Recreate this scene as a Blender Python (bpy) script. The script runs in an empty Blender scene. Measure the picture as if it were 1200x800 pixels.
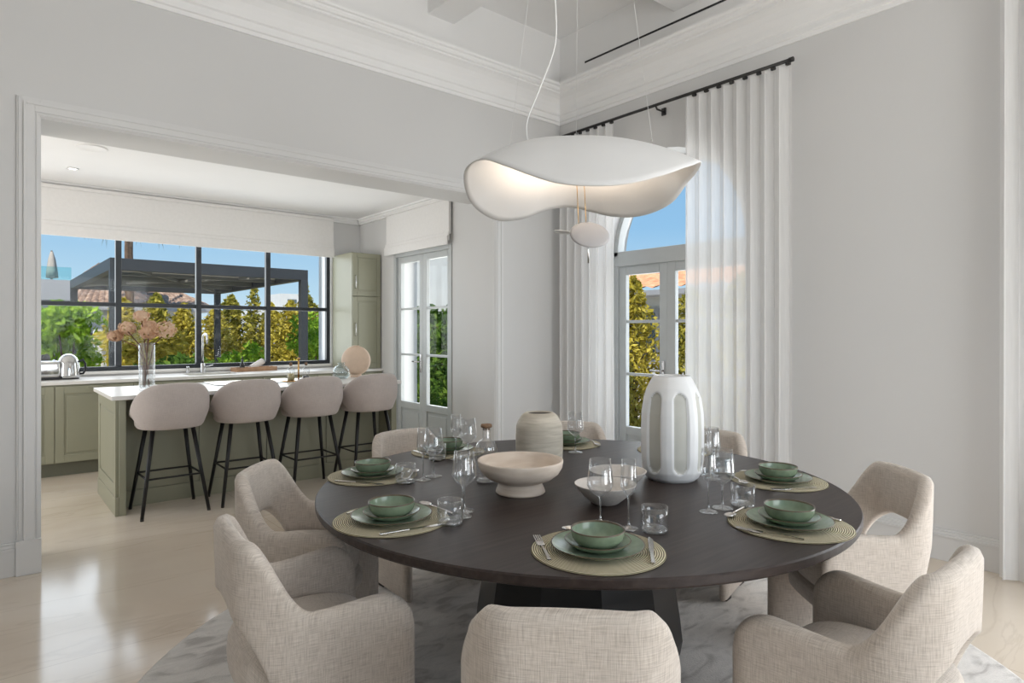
import bpy, bmesh, math, random
from mathutils import Vector, Matrix, noise

random.seed(7)
SC = bpy.context.scene
COL = SC.collection
PI = math.pi
sin, cos, R = math.sin, math.cos, math.radians


# ------------------------------------------------------------------ mesh kit
class MB:
    def __init__(s):
        s.v, s.f, s.mi, s.sm, s.uv = [], [], [], [], []

    def add(s, vs, fs, mi=0, smooth=False, uvs=None):
        o = len(s.v)
        s.v += [tuple(p) for p in vs]
        for i, f in enumerate(fs):
            s.f.append(tuple(o + k for k in f))
            s.mi.append(mi[i] if isinstance(mi, list) else mi)
            s.sm.append(smooth)
            s.uv.append([uvs[k] for k in f] if uvs else None)
        return s

    def box(s, x0, x1, y0, y1, z0, z1, mi=0, bev=0.0, seg=2, xf=None):
        if bev <= 0:
            vs = [(x0, y0, z0), (x1, y0, z0), (x1, y1, z0), (x0, y1, z0),
                  (x0, y0, z1), (x1, y0, z1), (x1, y1, z1), (x0, y1, z1)]
            fs = [(0, 3, 2, 1), (4, 5, 6, 7), (0, 1, 5, 4), (1, 2, 6, 5), (2, 3, 7, 6), (3, 0, 4, 7)]
        else:
            bm = bmesh.new()
            bmesh.ops.create_cube(bm, size=1)
            for q in bm.verts:
                q.co = Vector(((x0 + x1) / 2 + q.co.x * (x1 - x0), (y0 + y1) / 2 + q.co.y * (y1 - y0),
                               (z0 + z1) / 2 + q.co.z * (z1 - z0)))
            bmesh.ops.bevel(bm, geom=bm.edges[:], offset=bev, segments=seg, profile=0.5, affect='EDGES')
            bm.verts.index_update()
            vs = [q.co.copy() for q in bm.verts]
            fs = [[q.index for q in f.verts] for f in bm.faces]
            bm.free()
        if xf is not None:
            vs = [xf @ Vector(p) for p in vs]
        return s.add(vs, fs, mi)

    def bar(s, a, b, w, h=None, mi=0):
        """rectangular bar from a to b"""
        a, b = Vector(a), Vector(b)
        d = (b - a)
        L = d.length
        q = d.to_track_quat('Z', 'Y').to_matrix().to_4x4()
        h = h or w
        return s.box(-w / 2, w / 2, -h / 2, h / 2, 0, L, mi, xf=Matrix.Translation(a) @ q)

    def tube(s, path, r, n=10, mi=0, closed=False, caps=True):
        P = [Vector(p) for p in path]
        m = len(P)
        rr = r if isinstance(r, (list, tuple)) else [r] * m
        vs, fs = [], []
        T = []
        for i in range(m):
            a = P[(i - 1) % m] if (closed or i > 0) else P[i]
            b = P[(i + 1) % m] if (closed or i < m - 1) else P[i]
            T.append((b - a).normalized())
        ref = Vector((0, 0, 1)) if abs(T[0].z) < 0.9 else Vector((1, 0, 0))
        N = (ref - T[0] * ref.dot(T[0])).normalized()
        for i in range(m):
            N = (N - T[i] * N.dot(T[i])).normalized()
            B = T[i].cross(N)
            for k in range(n):
                a = 2 * PI * k / n
                vs.append(P[i] + (N * cos(a) + B * sin(a)) * rr[i])
        for i in range(m if closed else m - 1):
            j = (i + 1) % m
            for k in range(n):
                k2 = (k + 1) % n
                fs.append((i * n + k, i * n + k2, j * n + k2, j * n + k))
        s.add(vs, fs, mi, True)
        if caps and not closed:
            o = len(s.v) - len(vs)
            s.f.append(tuple(o + k for k in reversed(range(n))))
            s.f.append(tuple(o + (m - 1) * n + k for k in range(n)))
            s.mi += [mi, mi]; s.sm += [False, False]; s.uv += [None, None]
        return s

    def lathe(s, prof, n=32, mi=0, smooth=True, fn=None, off=(0, 0, 0)):
        """revolve (r, z) points; mi may be a list per profile segment; fn(theta, r, z) -> r"""
        vs, rows = [], []
        for (r, z) in prof:
            if r <= 1e-6:
                rows.append([len(vs)])
                vs.append((off[0], off[1], off[2] + z))
            else:
                row = []
                for k in range(n):
                    a = 2 * PI * k / n
                    q = fn(a, r, z) if fn else r
                    row.append(len(vs))
                    vs.append((off[0] + q * cos(a), off[1] + q * sin(a), off[2] + z))
                rows.append(row)
        fs, ms = [], []
        for i in range(len(rows) - 1):
            a, b = rows[i], rows[i + 1]
            for k in range(n):
                k2 = (k + 1) % n
                m = mi[i] if isinstance(mi, list) else mi
                if len(a) == 1 and len(b) == 1:
                    continue
                if len(a) == 1:
                    fs.append((a[0], b[k2], b[k]))
                elif len(b) == 1:
                    fs.append((a[k], a[k2], b[0]))
                else:
                    fs.append((a[k], a[k2], b[k2], b[k]))
                ms.append(m)
        return s.add(vs, fs, ms, smooth)

    def grid(s, nu, nv, fn, mi=0, smooth=True, uvfn=None):
        vs = [fn(i / nu, j / nv) for j in range(nv + 1) for i in range(nu + 1)]
        w = nu + 1
        fs = [(j * w + i, j * w + i + 1, (j + 1) * w + i + 1, (j + 1) * w + i) for j in range(nv) for i in range(nu)]
        uvs = [uvfn(i / nu, j / nv) for j in range(nv + 1) for i in range(nu + 1)] if uvfn else None
        return s.add(vs, fs, mi, smooth, uvs)

    def build(s, name, mats, parent=None, bevel=0.0, loc=None, rz=0.0, subsurf=0):
        me = bpy.data.meshes.new(name)
        me.from_pydata(s.v, [], s.f)
        me.polygons.foreach_set('material_index', s.mi)
        me.polygons.foreach_set('use_smooth', s.sm)
        if any(u is not None for u in s.uv):
            ul = me.uv_layers.new(name='UVMap')
            i = 0
            for f, u in zip(s.f, s.uv):
                for k in range(len(f)):
                    ul.data[i].uv = u[k] if u else (s.v[f[k]][0], s.v[f[k]][1])
                    i += 1
        for m in (mats if isinstance(mats, (list, tuple)) else [mats]):
            me.materials.append(m)
        me.update()
        o = bpy.data.objects.new(name, me)
        COL.objects.link(o)
        if parent:
            o.parent = parent
        if loc is not None:
            o.location = loc
        o.rotation_euler.z = rz
        if bevel > 0:
            b = o.modifiers.new('edge', 'BEVEL')
            b.width = bevel; b.segments = 2; b.limit_method = 'ANGLE'; b.angle_limit = R(40)
        if subsurf:
            b = o.modifiers.new('sub', 'SUBSURF')
            b.levels = subsurf; b.render_levels = subsurf
        return o


def tag(o, label, cat, group=None, kind=None):
    o['label'] = label
    o['category'] = cat
    if group: o['group'] = group
    if kind: o['kind'] = kind
    return o


def thing(name, label, cat, loc=(0, 0, 0), rz=0.0, group=None):
    o = bpy.data.objects.new(name, None)
    o.empty_display_size = 0.05
    COL.objects.link(o)
    o.location = loc
    o.rotation_euler.z = rz
    return tag(o, label, cat, group)


def struct(mb, name, mats, label=None, parent=None, bevel=0.0, cat=None):
    o = mb.build(name, mats, parent, bevel)
    if parent is None:
        o['kind'] = 'structure'
        o['label'] = label or name.replace('_', ' ')
        o['category'] = cat or name.split('_')[0]
    return o


def copy_tree(o, parent=None):
    c = o.copy()
    COL.objects.link(c)
    c.parent = parent
    for ch in [q for q in bpy.data.objects if q.parent == o]:
        copy_tree(ch, c)
    return c


def smooth01(x):
    x = max(0.0, min(1.0, x))
    return x * x * (3 - 2 * x)


# ------------------------------------------------------------------ materials
def nmat(name):
    m = bpy.data.materials.new(name)
    m.use_nodes = True
    nt = m.node_tree
    b = nt.nodes['Principled BSDF']
    return m, nt, b


def P(name, col, rough=0.5, metal=0.0, spec=0.5, coat=0.0, noise_amt=0.0, noise_scale=8.0, bump=0.0, bump_scale=60.0,
      emit=None, emit_s=0.0, trans=0.0):
    m, nt, b = nmat(name)
    b.inputs['Base Color'].default_value = (*col, 1)
    b.inputs['Roughness'].default_value = rough
    b.inputs['Metallic'].default_value = metal
    b.inputs['Specular IOR Level'].default_value = spec
    b.inputs['Coat Weight'].default_value = coat
    b.inputs['Transmission Weight'].default_value = trans
    if emit:
        b.inputs['Emission Color'].default_value = (*emit, 1)
        b.inputs['Emission Strength'].default_value = emit_s
    tc = nt.nodes.new('ShaderNodeTexCoord')
    if noise_amt > 0:
        n = nt.nodes.new('ShaderNodeTexNoise')
        n.inputs['Scale'].default_value = noise_scale
        n.inputs['Detail'].default_value = 5
        nt.links.new(tc.outputs['Object'], n.inputs['Vector'])
        r = nt.nodes.new('ShaderNodeValToRGB')
        r.color_ramp.elements[0].position = 0.3
        r.color_ramp.elements[1].position = 0.7
        r.color_ramp.elements[0].color = (*[c * (1 - noise_amt) for c in col], 1)
        r.color_ramp.elements[1].color = (*[min(1, c * (1 + noise_amt)) for c in col], 1)
        nt.links.new(n.outputs['Fac'], r.inputs['Fac'])
        nt.links.new(r.outputs['Color'], b.inputs['Base Color'])
    if bump > 0:
        n2 = nt.nodes.new('ShaderNodeTexNoise')
        n2.inputs['Scale'].default_value = bump_scale
        n2.inputs['Detail'].default_value = 3
        nt.links.new(tc.outputs['Object'], n2.inputs['Vector'])
        bp = nt.nodes.new('ShaderNodeBump')
        bp.inputs['Strength'].default_value = bump
        bp.inputs['Distance'].default_value = 0.004
        nt.links.new(n2.outputs['Fac'], bp.inputs['Height'])
        nt.links.new(bp.outputs['Normal'], b.inputs['Normal'])
    return m


def ramp(nt, fac, stops):
    r = nt.nodes.new('ShaderNodeValToRGB')
    e = r.color_ramp.elements
    while len(e) < len(stops):
        e.new(0.5)
    for k, (p, c) in enumerate(stops):
        e[k].position = p
        e[k].color = (*c, 1)
    nt.links.new(fac, r.inputs['Fac'])
    return r.outputs['Color']


def texnoise(nt, scale3, scale=1.0, detail=4, coord='Object', dist=0.0, rot=(0, 0, 0)):
    tc = nt.nodes.new('ShaderNodeTexCoord')
    mp = nt.nodes.new('ShaderNodeMapping')
    mp.inputs['Scale'].default_value = scale3
    mp.inputs['Rotation'].default_value = rot
    nt.links.new(tc.outputs[coord], mp.inputs['Vector'])
    n = nt.nodes.new('ShaderNodeTexNoise')
    n.inputs['Scale'].default_value = scale
    n.inputs['Detail'].default_value = detail
    n.inputs['Distortion'].default_value = dist
    nt.links.new(mp.outputs['Vector'], n.inputs['Vector'])
    return n.outputs['Fac']


def mixc(nt, fac, a, b, mode='MIX'):
    x = nt.nodes.new('ShaderNodeMix')
    x.data_type = 'RGBA'
    x.blend_type = mode
    for sock, val in ((x.inputs[0], fac), (x.inputs[6], a), (x.inputs[7], b)):
        if hasattr(val, 'is_output'):
            nt.links.new(val, sock)
        elif isinstance(val, tuple):
            sock.default_value = (*val, 1)
        else:
            sock.default_value = val
    return x.outputs[2]


def bumpto(nt, b, height, strength=0.3, dist=0.003):
    bp = nt.nodes.new('ShaderNodeBump')
    bp.inputs['Strength'].default_value = strength
    bp.inputs['Distance'].default_value = dist
    nt.links.new(height, bp.inputs['Height'])
    nt.links.new(bp.outputs['Normal'], b.inputs['Normal'])


M = {}
M['paint'] = P('wall_paint', (0.665, 0.66, 0.655), 0.6, noise_amt=0.01, noise_scale=1.5)
M['trim'] = P('trim_paint', (0.70, 0.695, 0.69), 0.45, noise_amt=0.01, noise_scale=2)
M['ceil'] = P('ceiling_paint', (0.87, 0.865, 0.86), 0.7, noise_amt=0.01, noise_scale=2)
M['sage'] = P('sage_lacquer', (0.30, 0.296, 0.215), 0.4, noise_amt=0.03, noise_scale=2)
M['sage_dark'] = P('sage_plinth', (0.16, 0.16, 0.12), 0.45, noise_amt=0.03, noise_scale=2)
M['quartz'] = P('white_quartz', (0.78, 0.76, 0.73), 0.28, spec=0.35, noise_amt=0.04, noise_scale=5)
M['black_metal'] = P('black_metal', (0.012, 0.012, 0.013), 0.4, metal=0.2, noise_amt=0.1)
M['win_black'] = P('black_window_frame', (0.016, 0.02, 0.026), 0.4, noise_amt=0.05)
M['grey_frame'] = P('grey_joinery', (0.50, 0.52, 0.52), 0.4, noise_amt=0.02)
M['steel'] = P('brushed_steel', (0.62, 0.61, 0.60), 0.2, metal=1.0, noise_amt=0.04)
M['chrome'] = P('chrome', (0.55, 0.55, 0.55), 0.12, metal=1.0, noise_amt=0.02)
M['cutlery'] = P('polished_cutlery', (0.72, 0.69, 0.66), 0.16, metal=1.0, noise_amt=0.03)
M['rod'] = P('dark_bronze', (0.035, 0.033, 0.032), 0.45, metal=0.4, noise_amt=0.05)
M['gold'] = P('brass', (0.55, 0.33, 0.13), 0.25, metal=1.0, noise_amt=0.05)
M['oak'] = P('oak_tray', (0.38, 0.22, 0.12), 0.5, noise_amt=0.2, noise_scale=14)
M['cork'] = P('cork', (0.20, 0.12, 0.07), 0.8, noise_amt=0.3, noise_scale=90)
M['white_matt'] = P('white_ceramic', (0.74, 0.75, 0.76), 0.45, noise_amt=0.01)
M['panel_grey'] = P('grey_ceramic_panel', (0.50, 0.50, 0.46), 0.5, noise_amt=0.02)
M['offwhite_dish'] = P('speckled_stoneware', (0.62, 0.58, 0.54), 0.5, noise_amt=0.05, noise_scale=120)
M['dish_out'] = P('grey_stoneware', (0.46, 0.43, 0.40), 0.6, noise_amt=0.06, noise_scale=120)
M['sphere'] = P('sand_ceramic', (0.66, 0.50, 0.38), 0.6, noise_amt=0.04, noise_scale=20, bump=0.1)
M['towel'] = P('white_towel', (0.75, 0.70, 0.67), 0.95, noise_amt=0.05, bump=0.5, bump_scale=200)
M['black_glass'] = P('black_ceramic_glass', (0.008, 0.008, 0.010), 0.04, noise_amt=0.05)
M['amber'] = P('soap_liquid', (0.55, 0.45, 0.20), 0.3, noise_amt=0.05)
M['stem_brown'] = P('dry_stem', (0.16, 0.07, 0.04), 0.8, noise_amt=0.2, noise_scale=40)
M['pedestal'] = P('black_timber', (0.010, 0.010, 0.011), 0.35, noise_amt=0.2, noise_scale=4)
M['foot'] = P('dark_glide', (0.03, 0.025, 0.022), 0.5, noise_amt=0.1)
M['white_cable'] = P('white_cable', (0.80, 0.80, 0.79), 0.5, noise_amt=0.01)
M['slot'] = P('dark_slot', (0.02, 0.02, 0.022), 0.7, noise_amt=0.05)
M['blind'] = P('blind_fabric', (0.80, 0.785, 0.77), 0.9, noise_amt=0.02, noise_scale=30, bump=0.15, bump_scale=300)
M['lamp_lit'] = P('lit_lens', (0.9, 0.85, 0.8), 0.4, emit=(1, 0.93, 0.82), emit_s=6.0, noise_amt=0.01)
M['lamp_grey'] = P('lamp_disc_grey', (0.46, 0.45, 0.46), 0.45, noise_amt=0.02)
# outdoors
M['render_wall'] = P('pale_render', (0.62, 0.62, 0.61), 0.85, noise_amt=0.04, noise_scale=3)
M['render_grey'] = P('grey_render', (0.36, 0.36, 0.38), 0.85, noise_amt=0.05, noise_scale=3)
M['paving'] = P('pale_paving', (0.55, 0.52, 0.46), 0.8, noise_amt=0.08, noise_scale=2)
M['pergola'] = P('pergola_aluminium', (0.042, 0.045, 0.050), 0.5, noise_amt=0.05)
M['slat_light'] = P('pergola_louvre', (0.22, 0.21, 0.19), 0.5, noise_amt=0.05)
M['bark'] = P('bark', (0.10, 0.065, 0.04), 0.9, noise_amt=0.4, noise_scale=12, bump=0.5, bump_scale=20)
M['palm_bark'] = P('palm_bark', (0.16, 0.10, 0.065), 0.9, noise_amt=0.4, noise_scale=10, bump=0.6, bump_scale=15)
M['umbrella'] = P('canvas', (0.42, 0.38, 0.34), 0.9, noise_amt=0.1)
M['fence'] = P('dark_fence', (0.05, 0.05, 0.055), 0.7, noise_amt=0.1)
M['dark_window'] = P('far_window', (0.10, 0.13, 0.15), 0.15, noise_amt=0.05)


def thin_glass(name, tint=(1, 1, 1), refl=1.0, rough=0.0, f0=1.45, graze=0.85):
    m = bpy.data.materials.new(name)
    m.use_nodes = True
    nt = m.node_tree
    nt.nodes.clear()
    out = nt.nodes.new('ShaderNodeOutputMaterial')
    t = nt.nodes.new('ShaderNodeBsdfTransparent')
    t.inputs['Color'].default_value = (*tint, 1)
    g = nt.nodes.new('ShaderNodeBsdfGlossy')
    g.inputs['Roughness'].default_value = rough
    g.inputs['Color'].default_value = (refl, refl, refl, 1)
    lw = nt.nodes.new('ShaderNodeLayerWeight')      # thin sheet: same reflectance from either side
    lw.inputs['Blend'].default_value = 0.5
    pw = nt.nodes.new('ShaderNodeMath'); pw.operation = 'POWER'; pw.inputs[1].default_value = 4.0
    nt.links.new(lw.outputs['Facing'], pw.inputs[0])
    r0 = 2 * ((f0 - 1) / (f0 + 1)) ** 2
    mr = nt.nodes.new('ShaderNodeMapRange')
    mr.inputs['To Min'].default_value = r0
    mr.inputs['To Max'].default_value = graze
    nt.links.new(pw.outputs[0], mr.inputs['Value'])
    mx = nt.nodes.new('ShaderNodeMixShader')
    nt.links.new(mr.outputs[0], mx.inputs[0])
    nt.links.new(t.outputs[0], mx.inputs[1])
    nt.links.new(g.outputs[0], mx.inputs[2])
    nt.links.new(mx.outputs[0], out.inputs['Surface'])
    return m


M['pane'] = thin_glass('window_pane', (0.98, 0.99, 0.985), 0.8, f0=1.12, graze=.2)
M['glassware'] = thin_glass('drinking_glass', (0.94, 0.945, 0.95), 1.0, 0.02, f0=1.5)
M['glass_base'] = thin_glass('thick_glass_base', (0.80, 0.81, 0.82), 1.0, 0.06, f0=1.9)
M['ribbed_glass'] = thin_glass('ribbed_clear_glass', (0.93, 0.935, 0.94), 1.0, 0.05, f0=1.9)
M['blue_glass'] = thin_glass('blue_grey_glass', (0.84, 0.87, 0.87), 0.9, 0.08, f0=1.5)
M['green_glass'] = thin_glass('balustrade_glass', (0.75, 0.92, 0.92), 0.8, f0=1.35)


def mk_floor():
    m, nt, b = nmat('cream_marble')
    v1 = texnoise(nt, (0.55, 1.2, 1), 0.9, 8, 'Object', 1.4, (0, 0, R(62)))
    c1 = ramp(nt, v1, [(0.28, (0.62, 0.525, 0.42)), (0.5, (0.70, 0.61, 0.505)), (0.72, (0.75, 0.67, 0.575))])
    v2 = texnoise(nt, (0.5, 3.2, 1), 0.9, 6, 'Object', 1.2, (0, 0, R(55)))
    vein = ramp(nt, v2, [(0.485, (1, 1, 1)), (0.50, (0.86, 0.84, 0.82)), (0.515, (1, 1, 1))])
    c2 = mixc(nt, 0.6, c1, vein, 'MULTIPLY')
    tc = nt.nodes.new('ShaderNodeTexCoord')
    br = nt.nodes.new('ShaderNodeTexBrick')
    br.offset = 0.0
    br.inputs['Color1'].default_value = (1, 1, 1, 1)
    br.inputs['Color2'].default_value = (0.96, 0.955, 0.95, 1)
    br.inputs['Mortar'].default_value = (0.80, 0.77, 0.74, 1)
    br.inputs['Scale'].default_value = 1.0
    br.inputs['Brick Width'].default_value = 1.6
    br.inputs['Row Height'].default_value = 1.6
    br.inputs['Mortar Size'].default_value = 0.0025
    nt.links.new(tc.outputs['Object'], br.inputs['Vector'])
    c3 = mixc(nt, 1.0, c2, br.outputs['Color'], 'MULTIPLY')
    nt.links.new(c3, b.inputs['Base Color'])
    b.inputs['Roughness'].default_value = 0.13
    b.inputs['Specular IOR Level'].default_value = 0.55
    return m


def mk_table():
    m, nt, b = nmat('dark_stained_oak')
    g = texnoise(nt, (1.2, 26, 26), 2.2, 6, 'Object', 0.4, (0, 0, R(-35)))
    c = ramp(nt, g, [(0.25, (0.022, 0.015, 0.013)), (0.55, (0.038, 0.027, 0.024)), (0.8, (0.056, 0.041, 0.036))])
    nt.links.new(c, b.inputs['Base Color'])
    b.inputs['Roughness'].default_value = 0.40
    b.inputs['Specular IOR Level'].default_value = 0.30
    bumpto(nt, b, g, 0.12, 0.002)
    return m


def mk_linen(name, hi, mid, lo, sc=1.0):
    m, nt, b = nmat(name)
    a = texnoise(nt, (22 * sc, 420 * sc, 1), 1.0, 3, 'UV')
    d = texnoise(nt, (420 * sc, 22 * sc, 1), 1.0, 3, 'UV')
    ca = ramp(nt, a, [(0.25, lo), (0.5, mid), (0.72, hi)])
    cd = ramp(nt, d, [(0.25, lo), (0.5, mid), (0.72, hi)])
    c = mixc(nt, 0.5, ca, cd)
    big = texnoise(nt, (5, 5, 1), 1.0, 2, 'UV')
    cb = ramp(nt, big, [(0.3, (0.93, 0.93, 0.93)), (0.7, (1, 1, 1))])
    c = mixc(nt, 1.0, c, cb, 'MULTIPLY')
    nt.links.new(c, b.inputs['Base Color'])
    b.inputs['Roughness'].default_value = 0.95
    b.inputs['Specular IOR Level'].default_value = 0.15
    b.inputs['Sheen Weight'].default_value = 0.25
    b.inputs['Sheen Roughness'].default_value = 0.5
    ad = nt.nodes.new('ShaderNodeMath')
    ad.operation = 'ADD'
    nt.links.new(a, ad.inputs[0]); nt.links.new(d, ad.inputs[1])
    bumpto(nt, b, ad.outputs[0], 0.35, 0.002)
    return m


def mk_rug():
    m, nt, b = nmat('mottled_rug')
    a = texnoise(nt, (3.0, 6.0, 1), 2.4, 10, 'Object', 0.9, (0, 0, R(20)))
    c = ramp(nt, a, [(0.34, (0.40, 0.37, 0.345)), (0.46, (0.58, 0.55, 0.52)), (0.6, (0.68, 0.645, 0.61)), (0.75, (0.53, 0.50, 0.47))])
    nt.links.new(c, b.inputs['Base Color'])
    b.inputs['Roughness'].default_value = 0.9
    b.inputs['Sheen Weight'].default_value = 0.3
    h = texnoise(nt, (1, 1, 1), 160, 3)
    bumpto(nt, b, h, 0.6, 0.006)
    return m


def mk_mat_weave():
    m, nt, b = nmat('woven_straw')
    tc = nt.nodes.new('ShaderNodeTexCoord')
    w = nt.nodes.new('ShaderNodeTexWave')
    w.wave_type = 'RINGS'
    w.rings_direction = 'Z'
    w.inputs['Scale'].default_value = 50
    w.inputs['Distortion'].default_value = 0.15
    nt.links.new(tc.outputs['Object'], w.inputs['Vector'])
    c = ramp(nt, w.outputs['Fac'], [(0.1, (0.10, 0.085, 0.045)), (0.38, (0.48, 0.425, 0.27)), (0.8, (0.74, 0.67, 0.49))])
    nt.links.new(c, b.inputs['Base Color'])
    b.inputs['Roughness'].default_value = 0.8
    bumpto(nt, b, w.outputs['Fac'], 0.8, 0.004)
    return m


def mk_sheer(name, col, tr=0.22):
    m = bpy.data.materials.new(name)
    m.use_nodes = True
    nt = m.node_tree
    nt.nodes.clear()
    out = nt.nodes.new('ShaderNodeOutputMaterial')
    d = nt.nodes.new('ShaderNodeBsdfDiffuse'); d.inputs['Color'].default_value = (*col, 1)
    t = nt.nodes.new('ShaderNodeBsdfTranslucent'); t.inputs['Color'].default_value = (*col, 1)
    x = nt.nodes.new('ShaderNodeBsdfTransparent')
    m1 = nt.nodes.new('ShaderNodeMixShader'); m1.inputs[0].default_value = 0.4
    m2 = nt.nodes.new('ShaderNodeMixShader')
    fac = texnoise(nt, (60, 60, 4), 1.0, 2)
    mr = nt.nodes.new('ShaderNodeMapRange')
    mr.inputs['To Min'].default_value = tr - 0.06
    mr.inputs['To Max'].default_value = tr + 0.06
    nt.links.new(fac, mr.inputs['Value'])
    nt.links.new(mr.outputs[0], m2.inputs[0])
    nt.links.new(d.outputs[0], m1.inputs[1]); nt.links.new(t.outputs[0], m1.inputs[2])
    nt.links.new(m1.outputs[0], m2.inputs[1]); nt.links.new(x.outputs[0], m2.inputs[2])
    nt.links.new(m2.outputs[0], out.inputs['Surface'])
    return m


def mk_lampshade():
    m, nt, b = nmat('white_shade_skin')
    f = texnoise(nt, (1, 1, 1), 4, 2)
    c = ramp(nt, f, [(0.3, (0.72, 0.715, 0.71)), (0.7, (0.75, 0.745, 0.74))])
    nt.links.new(c, b.inputs['Base Color'])
    b.inputs['Roughness'].default_value = 0.6
    return m


def mk_leaf(name, cols, trans=0.35):
    m = bpy.data.materials.new(name)
    m.use_nodes = True
    nt = m.node_tree
    nt.nodes.clear()
    out = nt.nodes.new('ShaderNodeOutputMaterial')
    f = texnoise(nt, (1, 1, 1), 6, 3)
    c = ramp(nt, f, [(0.3, cols[0]), (0.5, cols[1]), (0.68, cols[2])])
    d = nt.nodes.new('ShaderNodeBsdfDiffuse')
    t = nt.nodes.new('ShaderNodeBsdfTranslucent')
    nt.links.new(c, d.inputs['Color']); nt.links.new(c, t.inputs['Color'])
    mx = nt.nodes.new('ShaderNodeMixShader'); mx.inputs[0].default_value = trans
    nt.links.new(d.outputs[0], mx.inputs[1]); nt.links.new(t.outputs[0], mx.inputs[2])
    nt.links.new(mx.outputs[0], out.inputs['Surface'])
    return m


def mk_rooftile(name, cols):
    m, nt, b = nmat(name)
    f = texnoise(nt, (1, 1, 1), 7, 5)
    c = ramp(nt, f, [(0.3, cols[0]), (0.5, cols[1]), (0.7, cols[2])])
    nt.links.new(c, b.inputs['Base Color'])
    b.inputs['Roughness'].default_value = 0.85
    return m


def mk_stone(name, cols, sc3=(1, 1, 6), rough=0.55):
    m, nt, b = nmat(name)
    f = texnoise(nt, sc3, 7, 6, 'Object', 0.6)
    c = ramp(nt, f, [(0.3, cols[0]), (0.52, cols[1]), (0.72, cols[2])])
    nt.links.new(c, b.inputs['Base Color'])
    b.inputs['Roughness'].default_value = rough
    bumpto(nt, b, f, 0.15, 0.003)
    return m


def mk_glaze(name, lo, hi):
    m, nt, b = nmat(name)
    f = texnoise(nt, (1, 1, 1), 45, 5)
    c = ramp(nt, f, [(0.3, lo), (0.7, hi)])
    nt.links.new(c, b.inputs['Base Color'])
    b.inputs['Roughness'].default_value = 0.25
    b.inputs['Coat Weight'].default_value = 0.15
    return m


M['floor'] = mk_floor()
M['table'] = mk_table()
M['linen'] = mk_linen('oatmeal_linen', (0.76, 0.69, 0.62), (0.61, 0.54, 0.475), (0.34, 0.29, 0.245))
M['boucle'] = mk_linen('stool_fabric', (0.58, 0.515, 0.48), (0.52, 0.455, 0.425), (0.44, 0.385, 0.355))
M['rug'] = mk_rug()
M['weave'] = mk_mat_weave()
M['sheer'] = mk_sheer('sheer_voile', (0.90, 0.895, 0.89), 0.22)
M['shade'] = mk_lampshade()
M['leaf_gold'] = mk_leaf('golden_leaves', ((0.20, 0.18, 0.025), (0.54, 0.45, 0.07), (0.78, 0.68, 0.17)))
M['leaf_olive'] = mk_leaf('olive_leaves', ((0.12, 0.14, 0.025), (0.34, 0.31, 0.055), (0.62, 0.54, 0.12)))
M['leaf_green'] = mk_leaf('bright_leaves', ((0.08, 0.18, 0.02), (0.26, 0.44, 0.04), (0.52, 0.70, 0.10)))
M['leaf_deep'] = mk_leaf('deep_leaves', ((0.03, 0.07, 0.015), (0.09, 0.17, 0.03), (0.20, 0.30, 0.05)))
M['frond'] = mk_leaf('dry_fronds', ((0.10, 0.11, 0.11), (0.16, 0.17, 0.16), (0.25, 0.24, 0.2)), 0.2)
M['petal'] = mk_leaf('dried_petals', ((0.46, 0.26, 0.15), (0.74, 0.53, 0.38), (0.90, 0.76, 0.60)), 0.3)
M['tile_brown'] = mk_rooftile('weathered_roof_tile', ((0.14, 0.09, 0.07), (0.30, 0.20, 0.15), (0.50, 0.38, 0.30)))
M['tile_terra'] = mk_rooftile('terracotta_roof_tile', ((0.50, 0.20, 0.10), (0.68, 0.32, 0.17), (0.78, 0.45, 0.27)))
M['travertine'] = mk_stone('travertine', ((0.60, 0.50, 0.41), (0.69, 0.59, 0.50), (0.76, 0.67, 0.58)))
M['ribbed'] = mk_stone('ribbed_stoneware', ((0.42, 0.38, 0.31), (0.52, 0.475, 0.40), (0.60, 0.55, 0.47)), (1, 1, 10), 0.6)
M['glaze'] = mk_glaze('green_glaze', (0.165, 0.220, 0.145), (0.215, 0.275, 0.185))
M['glaze_in'] = mk_glaze('pale_green_glaze', (0.20, 0.27, 0.19), (0.26, 0.34, 0.245))
M['rim'] = P('brown_glaze_rim', (0.10, 0.075, 0.045), 0.3, noise_amt=0.2, noise_scale=60)

# ------------------------------------------------------------------ room shell
CX, CY = 4.43, 4.52          # inner corner of the window wall and the opening wall
ZC = 4.29                    # dining ceiling
X0, Y0 = -3.2, -2.8          # the two walls behind the viewer
OX0, OX1, OZ = 0.263, 3.58, 2.595
KY, KX, KZ = 7.95, 3.97, 2.90
KXL = -2.4

struct(MB().box(X0 - .4, CX + .45, Y0 - .4, KY + .4, -0.12, 0), 'floor', M['floor'], 'cream polished marble floor')

mb = MB()
mb.box(X0, OX0, CY, CY + .37, 0, ZC)
mb.box(OX1, CX, CY, CY + .37, 0, ZC)
mb.box(OX0, OX1, CY, CY + .37, OZ, ZC)
struct(mb, 'wall_back', M['paint'], 'white wall with the wide opening to the kitchen')


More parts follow.
